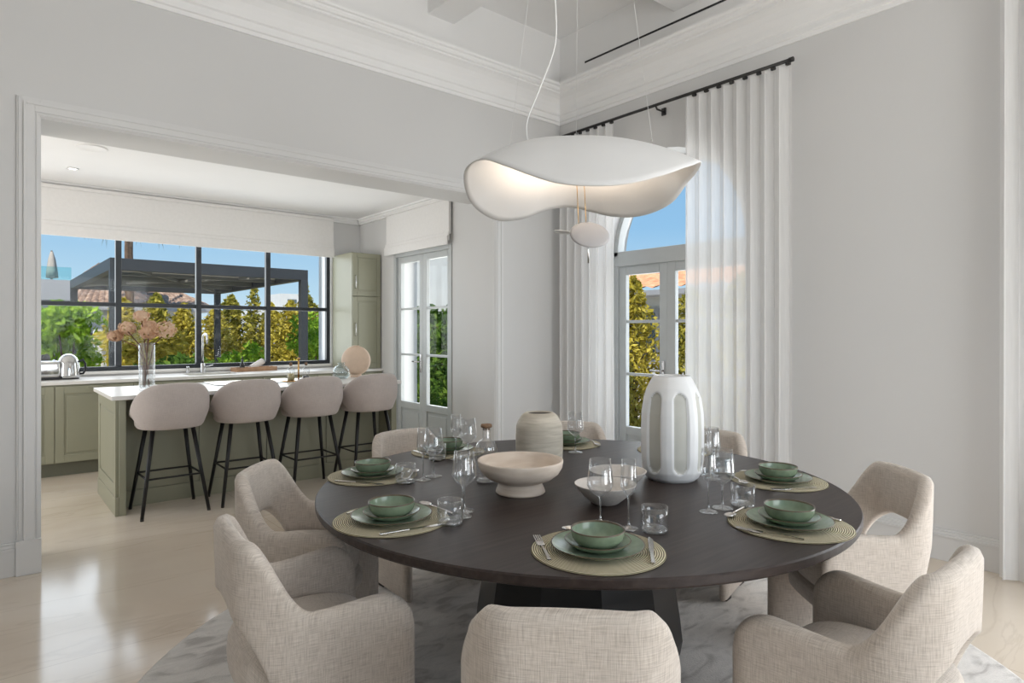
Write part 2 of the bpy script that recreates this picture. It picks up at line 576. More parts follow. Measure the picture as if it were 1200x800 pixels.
def arched_wall(mb, xa, xb, y0, y1, z1, holes):
    """wall slab between x=xa and x=xb with arched openings (ya, yb, spring, rise)"""
    y = y0
    for (ya, yb, zs, rise) in holes:
        mb.box(xa, xb, y, ya, 0, z1)
        n = 28
        pts = []
        for k in range(n + 1):
            a = PI * k / n
            pts.append(((ya + yb) / 2 - (yb - ya) / 2 * cos(a), zs + rise * sin(a)))
        vs, fs = [], []
        for (py, pz) in pts:
            vs += [(xa, py, pz), (xa, py, z1), (xb, py, pz), (xb, py, z1)]
        for k in range(n):
            o, q = 4 * k, 4 * (k + 1)
            fs += [(o, o + 1, q + 1, q), (o + 2, q + 2, q + 3, o + 3), (o, q, q + 2, o + 2), (o + 1, o + 3, q + 3, q + 1)]
        mb.add(vs, fs)
        y = yb
    mb.box(xa, xb, y, y1, 0, z1)


AY0, AY1, ASP, ARISE = 2.52, 4.05, 2.08, 0.85
mb = MB()
arched_wall(mb, CX, CX + .45, Y0 - .4, CY + .37, ZC, [(-0.95, 0.58, ASP, ARISE), (AY0, AY1, ASP, ARISE)])
struct(mb, 'wall_right', M['paint'], 'white wall with the arched garden door behind sheer curtains')

mb = MB()
mb.box(X0 - .3, X0, Y0 - .3, CY + .37, 0, ZC)
struct(mb, 'wall_left', M['paint'], 'plain white wall left of the viewer')
mb = MB()
RW0, RW1, RZ = -1.6, 3.4, 3.0
mb.box(X0, RW0, Y0 - .3, Y0, 0, ZC)
mb.box(RW1, CX, Y0 - .3, Y0, 0, ZC)
mb.box(RW0, RW1, Y0 - .3, Y0, RZ, ZC)
struct(mb, 'wall_front', M['paint'], 'white wall behind the viewer with an added glazed door')

mb = MB().box(X0 - .3, CX + .45, Y0 - .3, CY + .37, ZC, ZC + .2)
struct(mb, 'ceiling', M['ceil'], 'white coffered dining room ceiling')

# coffer beams
BZ = 4.04
bx, by = [2.87, 1.16, -0.55, -2.26], [2.88, 1.15, -0.58, -2.3]
for x in bx:
    struct(MB().box(x, x + .27, Y0, CY, BZ, ZC), 'ceiling_beam', M['ceil'], 'white ceiling beam', cat='beam', bevel=0.006)
for y in by:
    mb = MB()
    xs = [X0] + sum([[x, x + .27] for x in sorted(bx)], []) + [CX]
    for k in range(0, len(xs), 2):
        mb.box(xs[k], xs[k + 1], y, y + .27, BZ, ZC)
    struct(mb, 'ceiling_beam', M['ceil'], 'white ceiling cross beam', cat='beam')

# crown moulding swept round the dining room
prof = [(0, 3.43), (0.012, 3.43), (0.016, 3.455), (0.030, 3.46), (0.034, 3.475), (0.020, 3.482), (0.022, 3.512),
        (0.040, 3.52), (0.046, 3.535), (0.050, 3.57), (0.066, 3.61), (0.095, 3.645), (0.130, 3.668), (0.150, 3.676),
        (0.150, 3.692), (0.166, 3.698), (0.176, 3.712), (0.176, 3.728), (0.192, 3.734), (0.198, 3.748), (0.198, 3.762),
        (0.03, 3.775), (0.0, 3.775)]
mb = MB()
vs = []
for (p, z) in prof:
    vs += [(X0 + p, Y0 + p, z), (CX - p, Y0 + p, z), (CX - p, CY - p, z), (X0 + p, CY - p, z)]
fs = []
for i in range(len(prof) - 1):
    for k in range(4):
        k2 = (k + 1) % 4
        fs.append((4 * i + k, 4 * i + k2, 4 * i + 4 + k2, 4 * i + 4 + k))
mb.add(vs, fs)
struct(mb, 'trim_1', M['ceil'], 'white stepped crown moulding')
# added boards in whiter paint, brightening the dim frieze band over the crown
mb = MB().box(X0, CX, CY - .012, CY, 3.775, ZC)
mb.box(CX - .012, CX, Y0, CY - .012, 3.775, ZC)
struct(mb, 'trim_4', M['ceil'], 'added whiter boards brightening the frieze above the crown moulding')

# opening architrave
aw, zt = 0.112, OZ


def architrave(mb, x0, x1, zt, y, sgn=-1):
    steps = [(0, 0.112, 0.014), (0.006, 0.104, 0.022), (0.03, 0.082, 0.028), (0.068, 0.082, 0.034), (0.012, 0.024, 0.028)]
    for (a, b, t) in steps:
        ya, yb = (y - t, y) if sgn < 0 else (y, y + t)
        mb.box(x0 - b, x0 - a, ya, yb, 0, zt + b)
        mb.box(x1 + a, x1 + b, ya, yb, 0, zt + b)
        mb.box(x0 - a, x1 + a, ya, yb, zt + a, zt + b)
    # plinth blocks
    for xa, xb in ((x0 - 0.116, x0), (x1, x1 + 0.116)):
        mb.box(xa, xb, y - .038, y, 0, 0.195)


mb = MB()
architrave(mb, OX0, OX1, OZ, CY)
struct(mb, 'trim_2', M['trim'], 'stepped white architrave round the kitchen opening', bevel=0.002)


def base_profile(mb, a, b, axis, wall, sgn, h=0.19):
    for (t, z0, z1) in ((0.018, 0, h - .045), (0.026, h - .045, h - .03), (0.020, h - .03, h - .012), (0.012, h - .012, h)):
        w0, w1 = sorted((wall, wall + sgn * t))
        if axis == 'x':
            mb.box(a, b, w0, w1, z0, z1)
        else:
            mb.box(w0, w1, a, b, z0, z1)


mb = MB()
base_profile(mb, X0, OX0 - .116, 'x', CY, -1)
base_profile(mb, OX1 + .116, CX, 'x', CY, -1)
struct(mb, 'baseboard_back', M['trim'], 'white baseboard beside the opening', bevel=0.002)
mb = MB()
base_profile(mb, AY1, CY - .03, 'y', CX, -1)
base_profile(mb, 0.58, AY0, 'y', CX, -1)
base_profile(mb, Y0, -0.95, 'y', CX, -1)
struct(mb, 'baseboard_right', M['trim'], 'white baseboard under the window wall', bevel=0.002)
mb = MB()
base_profile(mb, Y0, CY - .03, 'y', X0, 1)
struct(mb, 'baseboard_left', M['trim'], 'white baseboard on the left wall', bevel=0.002)

# linear air slot over the crown
mb = MB()
mb.box(CX - .016, CX - .012, 0.2, 4.165, 3.940, 3.956)
o = struct(mb, 'trim_3', M['slot'], 'dark linear air slot above the crown moulding')

# ---------------- kitchen shell
WX1, WZ0, WZ1 = 3.545, 0.955, 2.72
WX0 = -0.5
mb = MB()
mb.box(KXL - .3, WX0, KY, KY + .38, 0, KZ)
mb.box(WX1, KX + .33, KY, KY + .38, 0, KZ)
mb.box(WX0, WX1, KY, KY + .38, 0, WZ0)
mb.box(WX0, WX1, KY, KY + .38, WZ1, KZ)
struct(mb, 'wall_kitchen_back', M['paint'], 'white kitchen wall round the wide black window')
DY0, DY1, DZ = 5.74, 7.01, 2.345
mb = MB()
mb.box(KX, KX + .33, CY + .37, DY0, 0, KZ)
mb.box(KX, KX + .33, DY1, KY, 0, KZ)
mb.box(KX, KX + .33, DY0, DY1, DZ, KZ)
struct(mb, 'wall_kitchen_right', M['paint'], 'white kitchen wall with the grey glazed door')
mb = MB()
mb.box(KXL - .3, KXL, CY + .37, 5.2, 0, KZ)
mb.box(KXL - .3, KXL, 7.5, KY, 0, KZ)
mb.box(KXL - .3, KXL, 5.2, 7.5, 2.5, KZ)
struct(mb, 'wall_kitchen_left', M['paint'], 'white kitchen wall left of the island with a garden opening')
struct(MB().box(KXL - .3, KX + .33, CY + .37, KY + .38, KZ, KZ + .2), 'ceiling_kitchen', M['ceil'], 'white kitchen ceiling', cat='ceiling')
mb = MB()
for (t, z0, z1) in ((0.03, 2.83, 2.85), (0.05, 2.85, 2.88), (0.075, 2.88, KZ)):
    mb.box(KXL, KX, KY - t, KY, z0, z1)
    mb.box(KX - t, KX, CY + .37, KY, z0, z1)
struct(mb, 'trim_5', M['ceil'], 'small white kitchen cornice')


# ---------------- kitchen window (black steel grid)
win = bpy.data.objects.new('window_1', None); COL.objects.link(win)
win['kind'] = 'structure'; win['label'] = 'wide black gridded kitchen window'; win['category'] = 'window'
fy0, fy1 = KY + .02, KY + .08
mb = MB()
mb.box(WX0, WX1, fy0, fy1, WZ0, WZ0 + .045)
mb.box(WX0, WX1, fy0, fy1, WZ1 - .045, WZ1)
mb.box(WX0, WX0 + .045, fy0, fy1, WZ0 + .045, WZ1 - .045)
mb.box(WX1 - .045, WX1, fy0, fy1, WZ0 + .045, WZ1 - .045)
mb.build('window_frame', M['win_black'], win, 0.003)
mull = [0.338, 1.139, 1.941, 2.739]
mb = MB()
for x in mull:
    mb.box(x - .028, x + .028, fy0, fy1, WZ0 + .045, WZ1 - .045)
xs = [WX0 + .045] + mull + [WX1 - .045]
for k in range(len(xs) - 1):
    mb.box(xs[k] + (.028 if k else 0), xs[k + 1] - (.028 if k < len(xs) - 2 else 0), fy0 + .008, fy1 - .008, 1.645, 1.690)
mb.build('glazing_bar', M['win_black'], win, 0.003)
MB().box(WX0 + .04, WX1 - .04, fy0 + .028, fy0 + .034, WZ0 + .04, WZ1 - .04).build('pane', M['pane'], win)
mb = MB().box(WX0, WX1, KY - .03, KY + .02, WZ0 - .03, WZ0)
mb.build('window_sill', M['quartz'], win, 0.003)
mb = MB()
mb.box(WX1, WX1 + .05, KY - .012, KY, WZ0, WZ1)
mb.build('window_casing', M['trim'], win, 0.002)


# ---------------- glazed doors
def glazed_leaf(root, x, ya, yb, z0, z1, zglass, rails, mirror=False, fr=.075, t=.05, hz=1.0, handle_at=None):
    """door leaf in a plane x = const between ya and yb"""
    mb = MB()
    mb.box(x, x + t, ya, ya + fr, z0, z1)
    mb.box(x, x + t, yb - fr, yb, z0, z1)
    mb.box(x, x + t, ya + fr, yb - fr, z1 - fr, z1)
    mb.box(x, x + t, ya + fr, yb - fr, zglass - .08, zglass)
    mb.box(x, x + t, ya + fr, yb - fr, z0, z0 + .14)
    for z in rails:
        mb.box(x + .008, x + t - .008, ya + fr, yb - fr, z - .013, z + .013)
    lf = mb.build('door_leaf', M['grey_frame'], root, 0.004)
    mb = MB()
    mb.box(x + .018, x + t - .012, ya + fr, yb - fr, z0 + .14, zglass - .08)
    mb.box(x + .010, x + .018, ya + fr + .04, yb - fr - .04, z0 + .18, zglass - .12)
    mb.build('door_panel', M['grey_frame'], lf, 0.003)
    MB().box(x + t / 2 - .003, x + t / 2 + .003, ya + fr - .005, yb - fr + .005, zglass - .005, z1 - fr + .005).build('pane', M['pane'], lf)
    if handle_at is not None:
        mb = MB()
        mb.box(x - .010, x, handle_at - .016, handle_at + .016, hz - .11, hz + .11, bev=.004)
        mb.tube([(x - .01, handle_at, hz + .02), (x - .05, handle_at, hz + .02), (x - .055, handle_at + .11, hz + .02)], .008, 8)
        mb.build('door_handle', M['steel'], lf)
    return lf


d1 = bpy.data.objects.new('door_1', None); COL.objects.link(d1)
d1['kind'] = 'structure'; d1['label'] = 'pale grey double glazed door in the kitchen wall'; d1['category'] = 'door'
mb = MB()
mb.box(KX - .012, KX + .12, DY0, DY0 + .05, 0, DZ)
mb.box(KX - .012, KX + .12, DY1 - .05, DY1, 0, DZ)
mb.box(KX - .012, KX + .12, DY0 + .05, DY1 - .05, DZ - .05, DZ)
mb.build('door_frame', M['grey_frame'], d1, 0.004)
ym = (DY0 + DY1) / 2
glazed_leaf(d1, KX + .02, DY0 + .05, ym, 0.01, DZ - .05, 0.52, [1.096, 1.654], handle_at=None)
glazed_leaf(d1, KX + .02, ym, DY1 - .05, 0.01, DZ - .05, 0.52, [1.096, 1.654], handle_at=ym + .04)


def arched_door(name, label, ya, yb, ystile):
    root = bpy.data.objects.new(name, None); COL.objects.link(root)
    root['kind'] = 'structure'; root['label'] = label; root['category'] = 'door'
    x = CX + .27
    zt0, zt1 = 2.00, 2.14
    mb = MB()
    mb.box(x, x + .09, ya, ya + .05, 0, zt0)
    mb.box(x, x + .09, yb - .05, yb, 0, zt0)
    mb.box(x, x + .09, ya, yb, zt0, zt1)
    n = 28
    c, a0, a1, r0, r1 = (ya + yb) / 2, (yb - ya) / 2, (yb - ya) / 2 - .05, ARISE + ASP - 2.10, ARISE + ASP - 2.10 - .05
    vs, fs = [], []
    for k in range(n + 1):
        a = PI * k / n
        for xx in (x, x + .09):
            vs += [(xx, c - a0 * cos(a), 2.10 + r0 * sin(a)), (xx, c - a1 * cos(a), 2.10 + r1 * sin(a))]
    for k in range(n):
        o, q = 4 * k, 4 * k + 4
        fs += [(o, q, q + 1, o + 1), (o + 2, o + 3, q + 3, q + 2), (o + 1, q + 1, q + 3, o + 3), (o, o + 2, q + 2, q)]
    mb.add(vs, fs)
    fr = mb.build('door_frame', M['grey_frame'], root, 0.003)
    # arched pane
    pts = [(c - a1 * cos(PI * k / n), 2.10 + r1 * sin(PI * k / n)) for k in range(n + 1)]
    vs = [(x + .045, p[0], p[1]) for p in pts] + [(x + .045, c, 2.12)]
    MB().add(vs, [(k, k + 1, n + 1) for k in range(n)]).build('pane', M['pane'], fr)
    glazed_leaf(root, x + .02, ya + .05, ystile, 0.02, zt0, 0.47, [0.97, 1.47], fr=.085, handle_at=None)
    glazed_leaf(root, x + .02, ystile, yb - .05, 0.02, zt0, 0.47, [0.97, 1.47], fr=.085, handle_at=ystile + .04)
    return root


arched_door('door_2', 'grey arched garden door between the sheer curtains', AY0, AY1, 3.44)
arched_door('door_3', 'second grey arched garden door right of the viewer', -0.95, 0.58, -0.185)
# glazed door added behind the viewer to let in fill light
rd = bpy.data.objects.new('window_added', None); COL.objects.link(rd)
rd['kind'] = 'structure'; rd['label'] = 'wide glazed door added behind the viewer for fill light'; rd['category'] = 'window'
mb = MB()
for x in (RW0, (RW0 + RW1) / 2 - .03, RW1 - .06):
    mb.box(x, x + .06, Y0 - .16, Y0 - .10, 0, RZ)
for (xa, xb) in ((RW0 + .06, (RW0 + RW1) / 2 - .03), ((RW0 + RW1) / 2 + .03, RW1 - .06)):
    mb.box(xa, xb, Y0 - .16, Y0 - .10, 0, .06)
    mb.box(xa, xb, Y0 - .16, Y0 - .10, RZ - .06, RZ)
mb.build('window_frame', M['grey_frame'], rd, 0.003)
MB().box(RW0 + .05, RW1 - .05, Y0 - .133, Y0 - .127, .05, RZ - .05).build('pane', M['pane'], rd)

# ------------------------------------------------------------------ kitchen furniture


def shaker_door(mb, axis, a0, a1, z0, z1, w, sgn, fr=.07):
    """raised frame door face on plane w, facing sgn"""
    def bx_(a, b, c, d, t0, t1):
        u, v = sorted((w + sgn * t0, w + sgn * t1))
        if axis == 'x':
            mb.box(a, b, u, v, c, d)
        else:
            mb.box(u, v, a, b, c, d)
    bx_(a0, a1, z0, z1, 0, .014)
    bx_(a0, a0 + fr, z0, z1, .014, .022)
    bx_(a1 - fr, a1, z0, z1, .014, .022)
    bx_(a0 + fr, a1 - fr, z0, z0 + fr, .014, .022)
    bx_(a0 + fr, a1 - fr, z1 - fr, z1, .014, .022)
    bx_(a0 + fr + .02, a1 - fr - .02, z0 + fr + .02, z1 - fr - .02, .014, .020)


CFY = 7.32   # counter cabinet front
edges = [-1.9, -1.32, -0.74, -0.16, 0.42, 0.528, 1.17, 1.81, 2.45, 3.09, 3.63, KX]
edges = [-1.27, -0.67, -0.07, 0.528, 1.17, 1.81, 2.45, 3.09, 3.55, KX - .012]
unit_lbl = {3: 'sage green base cabinet under the chrome kettle, beside the island end',
            2: 'sage green base cabinet cut by the white architrave, under the toaster',
            8: 'narrow sage green base cabinet below the tall counter cupboard'}
for k in range(len(edges) - 1):
    a, b = edges[k], edges[k + 1]
    if b < 0.0:
        continue
    t = thing('base_cabinet', unit_lbl.get(k, 'sage green base cabinet behind the island, %s from the kettle' %
              ['', '', '', '', 'first', 'second', 'third', 'fourth', ''][k]), 'cabinet', ((a + b) / 2, CFY, 0),
              group='sage base cabinets along the window wall')
    w = (b - a) / 2
    MB().box(-w, w, 0, KY - CFY - .025, .13, .868).build('carcass', M['sage'], t)
    MB().box(-w, w, .06, .09, 0, .13).build('plinth', M['sage_dark'], t)
    mb = MB()
    shaker_door(mb, 'x', -w + .003, w - .003, .135, .855, 0, -1)
    d = mb.build('door', M['sage'], t, 0.003)
    mb = MB().box(-.06, .06, -.05, -.022, .835, .852, bev=.004)
    mb.build('handle', M['sage'], d)

mb = MB()
sx0, sx1 = 1.72, 2.24
mb.box(-1.27, sx0, 7.295, KY, .870, .903)
mb.box(sx1, KX, 7.295, KY, .870, .903)
mb.box(sx0, sx1, 7.295, 7.42, .870, .903)
mb.box(sx0, sx1, 7.80, KY, .870, .903)
o = mb.build('worktop', M['quartz'], None, 0.003)
tag(o, 'long white quartz worktop under the black kitchen window', 'worktop')
t = thing('sink', 'undermount steel sink set in the window worktop', 'sink', (1.98, 7.61, 0.73))
mb = MB()
mb.box(-.27, .27, -.2, .2, 0, .004)
mb.box(-.27, -.262, -.2, .2, .004, .138); mb.box(.262, .27, -.2, .2, .004, .138)
mb.box(-.262, .262, -.2, -.192, .004, .138); mb.box(-.262, .262, .192, .2, .004, .138)
mb.build('basin', M['steel'], t)
MB().lathe([(0, .006), (.03, .006), (.035, .004)], 16).build('drain', M['chrome'], t)

# upper counter cupboard
t = thing('tall_cupboard', 'tall sage green two-door cupboard standing on the worktop right of the window', 'cupboard', (3.565, 7.36, .903))
W = KX - 3.565 - .012
MB().box(0, W, 0, KY - 7.36 - .02, 0, 1.472).build('carcass', M['sage'], t, 0.003)
mb = MB(); shaker_door(mb, 'x', .004, W - .004, .925, 1.465, 0, -1, .055); d = mb.build('upper_door', M['sage'], t, 0.003)
MB().tube([(.035, -.022, 1.02), (.035, -.05, 1.03), (.035, -.05, 1.17), (.035, -.022, 1.18)], .006, 8).build('handle', M['steel'], d)
mb = MB(); shaker_door(mb, 'x', .004, W - .004, .005, .915, 0, -1, .055); d = mb.build('lower_door', M['sage'], t, 0.003)
MB().tube([(.035, -.022, .42), (.035, -.05, .43), (.035, -.05, .57), (.035, -.022, .58)], .006, 8).build('handle', M['steel'], d)

# island
IX0, IX1, IY0, IY1, IYR = 0.755, 3.14, 5.47, 6.38, 5.73
t = thing('kitchen_island', 'sage green kitchen island with a white quartz top behind the bar stools', 'island', (IX0, IY0, 0))
L, D = IX1 - IX0, IY1 - IY0
rec = IYR - IY0
MB().box(.06, L - .06, rec, D - .02, .0, .865).build('carcass', M['sage'], t)
mb = MB()
shaker_door(mb, 'y', .02, D, .14, .862, .03, -1, .09)
mb.box(.03, .075, 0, D, 0, .865)
mb.box(.004, .03, .0, D, 0, .14)
mb.build('end_panel', M['sage'], t, 0.003)
mb = MB()
mb.box(L - .075, L - .03, 0, D, 0, .865)
shaker_door(mb, 'y', .02, D, .14, .862, L - .03, 1, .09)
mb.build('end_panel', M['sage'], t, 0.003)
mb = MB()
for k in range(4):
    xa = .08 + k * (L - .16) / 4
    mb.box(xa + .002, xa + (L - .16) / 4 - .002, rec - .018, rec, .13, .862)
mb.build('back_panel', M['sage'], t, 0.003)
MB().box(.075, L - .075, rec - .012, rec, 0, .125).build('plinth', M['sage'], t)
MB().box(-.022, L + .022, -.03, D + .04, .865, .896, bev=.003).build('countertop', M['quartz'], t)
mb = MB()
for k in range(3):
    xa = .09 + k * .735
    shaker_door(mb, 'x', xa, xa + .72, .14, .855, D - .02, 1)
mb.build('front_drawers', M['sage'], t, 0.002)

# cooktop
o = MB().box(-.39, .39, -.24, .24, 0, .006, bev=.002).build('cooktop', M['black_glass'], None, loc=(1.98, 6.17, .896))
tag(o, 'black glass cooktop let into the island top reflecting the window', 'cooktop')

# roman blinds
mb = MB()
t = thing('roman_blind', 'wide white roman blind raised above the black kitchen window', 'blind', (0, KY - .10, 2.345))
n = 1
mb.box(WX0 - .1, 3.545, .0, .03, .13, .48, bev=.004)
mb.build('blind_panel', M['blind'], t)
for k, (z0, z1, y0) in enumerate([(.0, .11, -.028), (.05, .15, -.014)]):
    MB().box(WX0 - .1, 3.545, y0, y0 + .02, z0, z1, bev=.006).build('blind_fold', M['blind'], t)
MB().box(WX0 - .1, 3.545, -.01, .05, .48, .515).build('head_rail', M['blind'], t)
t = thing('roman_blind', 'narrow white roman blind raised above the grey kitchen door', 'blind', (KX - .05, 5.73, 2.33))
MB().box(.0, .03, 0, 1.40, .12, .50, bev=.004).build('blind_panel', M['blind'], t)
for k, (z0, z1, x0) in enumerate([(.0, .10, -.03), (.045, .14, -.015)]):
    MB().box(x0, x0 + .02, -.005, 1.405, z0, z1, bev=.006).build('blind_fold', M['blind'], t)
MB().box(-.01, .045, 0, 1.40, .50, .535).build('head_rail', M['blind'], t)

# ceiling fittings in the kitchen
t = thing('downlight', 'small recessed downlight in the white kitchen ceiling', 'ceiling light', (0.653, 7.149, KZ - .012))
MB().lathe([(.034, .012), (.05, .012), (.052, .004), (.046, 0), (.036, .002), (.034, .012)], 20).build('trim_ring', M['white_matt'], t)
MB().lathe([(0, .008), (.034, .008)], 20).build('lens', M['lamp_lit'], t)
t = thing('ceiling_speaker', 'flush round white ceiling speaker near the kitchen opening', 'speaker', (0.70, 6.25, KZ - .01))
MB().lathe([(0, .002), (.10, .002), (.105, 0), (.115, 0), (.118, .01)], 28).build('grille', M['ceil'], t)

# faucet, soap pump
t = thing('faucet', 'tall chrome kitchen faucet standing behind the sink', 'faucet', (1.955, 7.86, .903))
MB().lathe([(.0, 0), (.027, 0), (.027, .01), (.022, .014), (.022, .10), (.015, .11)], 18).build('body', M['chrome'], t)
pth = [(0, 0, .10), (0, 0, .40)] + [(0, -.09 + .09 * cos(a), .40 + .05 * sin(a)) for a in [R(q) for q in range(20, 181, 20)]] + [(0, -.18, .33)]
MB().tube(pth, .0105, 10).build('spout', M['chrome'], t)
MB().tube([(.02, 0, .07), (.07, -.01, .075), (.11, -.015, .085)], .007, 8).build('lever', M['chrome'], t)
t = thing('soap_pump', 'small chrome soap pump beside the kitchen faucet', 'soap dispenser', (1.80, 7.87, .903))
MB().lathe([(0, 0), (.02, 0), (.02, .012), (.013, .014), (.013, .055), (.017, .06), (.017, .075), (0, .077)], 14).build('body', M['chrome'], t)
MB().tube([(0, 0, .07), (0, -.05, .072), (0, -.065, .062)], .005, 8).build('nozzle', M['chrome'], t)

# kettle and toaster
t = thing('kettle', 'domed chrome kettle on the worktop next to the toaster', 'kettle', (0.665, 7.66, .903))
MB().lathe([(0, .012), (.095, .012), (.10, .02), (.10, .04), (.097, .10), (.090, .16), (.075, .205), (.050, .235), (.02, .25), (0, .252)], 28).build('body', M['chrome'], t)
MB().lathe([(0, 0), (.09, 0), (.092, .012), (0, .012)], 24).build('base', M['black_metal'], t)
MB().tube([(.085, -.01, .17), (.12, -.01, .19), (.14, -.01, .15), (.14, -.01, .08), (.12, -.01, .05), (.096, -.01, .05)], .010, 8).build('handle', M['black_metal'], t)
MB().tube([(-.085, 0, .14), (-.11, 0, .17), (-.125, 0, .19)], [.026, .018, .013], 10).build('spout', M['chrome'], t)
t = thing('toaster', 'chrome toaster on the worktop beside the white architrave', 'toaster', (0.46, 7.66, .903))
mb = MB().box(-.14, .14, -.09, .09, .012, .185, bev=.035, seg=5); mb.sm = [True] * len(mb.f)
mb.build('body', M['chrome'], t)
MB().box(-.14, .14, -.085, .085, 0, .03, bev=.004).build('base', M['black_metal'], t)
mb = MB(); mb.box(-.1, .1, -.045, -.02, .184, .1865); mb.box(-.1, .1, .02, .045, .184, .1865); mb.build('slot', M['black_metal'], t)
MB().box(.139, .16, -.02, .02, .12, .14, bev=.003).build('lever', M['black_metal'], t)

# wooden tray with rolled towel and bottle
TR = (2.52, 7.82)
t = thing('wooden_tray', 'oak tray on the window worktop holding a rolled towel', 'tray', (*TR, .903), R(8))
mb = MB()
mb.box(-.25, .25, -.08, .08, 0, .01)
for (a, b, c, d) in ((-.25, .25, -.08, -.07), (-.25, .25, .07, .08), (-.25, -.24, -.07, .07), (.24, .25, -.07, .07)):
    mb.box(a, b, c, d, .01, .05)
mb.build('tray_body', M['oak'], t, 0.002)
mb = MB().tube([(-.09, 0, 0), (-.05, 0, .0), (0, 0, 0), (.05, 0, 0), (.09, 0, 0)], [.036, .038, .036, .038, .036], 14)
o = mb.build('rolled_towel', M['towel'], None, loc=(TR[0] + .03, TR[1], .903 + .075), rz=R(12)); o.rotation_euler.y = R(-28)
tag(o, 'rolled white towel leaning in the oak tray', 'towel')
t = thing('bottle', 'dark slim bottle standing in the oak tray', 'bottle', (TR[0] - .14, TR[1], .913))
MB().lathe([(0, 0), (.025, 0), (.027, .01), (.027, .07), (.012, .09), (.010, .13), (0, .131)], 14).build('body', M['black_glass'], t)
MB().lathe([(0, .13), (.007, .13), (.007, .17), (0, .171)], 10).build('cap', M['black_metal'], t)

# brass caddy with two bottles on the island
t = thing('brass_caddy', 'brass carrying tray with an upright handle on the island', 'caddy', (2.35, 6.0, .896))
mb = MB(); mb.box(-.14, .14, -.07, .07, 0, .012, bev=.003)
mb.build('tray_body', M['gold'], t)
MB().tube([(0, 0, .01), (0, 0, .21)], .008, 8).lathe([(0, .205), (.014, .212), (.014, .225), (0, .232)], 12).build('handle', M['gold'], t)
for (x, lab, m2) in ((-.075, 'clear bottle of amber soap in the brass caddy', 'amber'), (.075, 'clear bottle with a black base in the brass caddy', 'black_metal')):
    b = thing('soap_bottle', lab, 'bottle', (2.35 + x, 6.0, .908))
    MB().lathe([(0, 0), (.032, 0), (.034, .006), (.034, .10), (.028, .115), (.012, .12), (.012, .14)], 16).build('glass_body', M['glassware'], b)
    MB().lathe([(0, .002), (.031, .002), (.031, .065 if m2 == 'amber' else .035), (0, .066 if m2 == 'amber' else .036)], 16).build('filling', M[m2], b)
    MB().lathe([(0, .138), (.013, .138), (.013, .168), (0, .17)], 12).build('cap', M['cork'], b)

# blue glass vase and round sculpture vase
o = MB().lathe([(0, 0), (.05, 0), (.078, .02), (.088, .055), (.082, .095), (.06, .125), (.035, .138), (.032, .15), (.04, .165), (.034, .163), (.028, .15), (.03, .138), (.055, .12), (.076, .092), (.08, .055), (.07, .022), (.04, .008), (0, .008)], 28).build('blue_vase', M['blue_glass'], None, loc=(2.80, 6.02, .896))
tag(o, 'squat blue-grey glass vase on the island top', 'vase')
t = thing('round_vase', 'round sand-coloured ceramic vase at the island end', 'vase', (3.03, 6.16, .896), R(-40))
pr = []
mb = MB()
mb.lathe([(0, 0), (.055, 0), (.06, .008), (.055, .03)], 24)
prof = [(max(.0, .155 * sin(PI * k / 24)), .175 - .155 * cos(PI * k / 24)) for k in range(2, 23)]
mb.lathe(prof, 36, fn=lambda a, r, z: r * math.sqrt(1 / ((cos(a)) ** 2 + (sin(a) / .55) ** 2)) if True else r)
mb.build('body', M['sphere'], t)
MB().lathe([(.034, .322), (.036, .332), (.030, .333), (.026, .324)], 20).build('mouth_rim', M['sphere'], t)

# tall vase with dried hydrangeas
VX, VY = 1.035, 5.86
t = thing('glass_vase', 'tall clear cylinder vase on the island, filled with water', 'vase', (VX, VY, .896))
MB().lathe([(0, 0), (.056, 0), (.058, .006), (.058, .385), (.055, .385), (.055, .02), (0, .018)], 28).build('cylinder', M['glassware'], t)
MB().lathe([(0, .021), (.053, .021), (.053, .16), (0, .161)], 24).build('water', thin_glass('water', (.93, .95, .95), 1, 0, 1.33), t)
rnd = random.Random(3)
for k, (hx, hy, hz, rr) in enumerate([(-.03, .05, .60, .06), (-.13, .05, .50, .065), (.125, -.05, .49, .085), (.0, -.06, .47, .07), (-.21, .07, .44, .055), (.04, .10, .52, .06)]):
    f = thing('dried_hydrangea', ['dried pink hydrangea topmost in the tall island vase', 'dried pink hydrangea left of the topmost bloom in the vase',
              'large pale hydrangea bloom leaning right over the glass vase', 'dried hydrangea bloom low in front in the island vase',
              'small rusty hydrangea hanging left of the vase rim', 'small hydrangea bloom behind the others in the vase'][k],
              'flower', (VX, VY, .90), group='dried hydrangeas in the tall glass vase')
    sx, sy = rnd.uniform(-.025, .025), rnd.uniform(-.025, .025)
    MB().tube([(sx, sy, .025), (sx * -.3 + hx * .15, sy * -.3 + hy * .15, .25), (hx * .35, hy * .35, .36), (hx, hy, hz - rr * .3)], .004, 6).build('stem', M['stem_brown'], f)
    mb = MB()
    for q in range(210):
        d = Vector((rnd.gauss(0, 1), rnd.gauss(0, 1), rnd.gauss(0, 1))).normalized()
        c = Vector((hx, hy, hz)) + Vector((d.x, d.y, d.z * .8)) * rr * rnd.uniform(.75, 1.05)
        u = d.orthogonal().normalized(); u.rotate(Matrix.Rotation(rnd.uniform(0, 6.28), 3, d))
        w = d.cross(u)
        s_ = rnd.uniform(.009, .0155)
        tl = d * s_ * .35
        mb.add([c + u * s_ + tl, c + w * s_, c - u * s_ + tl, c - w * s_], [(0, 1, 2, 3)])
    mb.build('bloom', M['petal'], f)

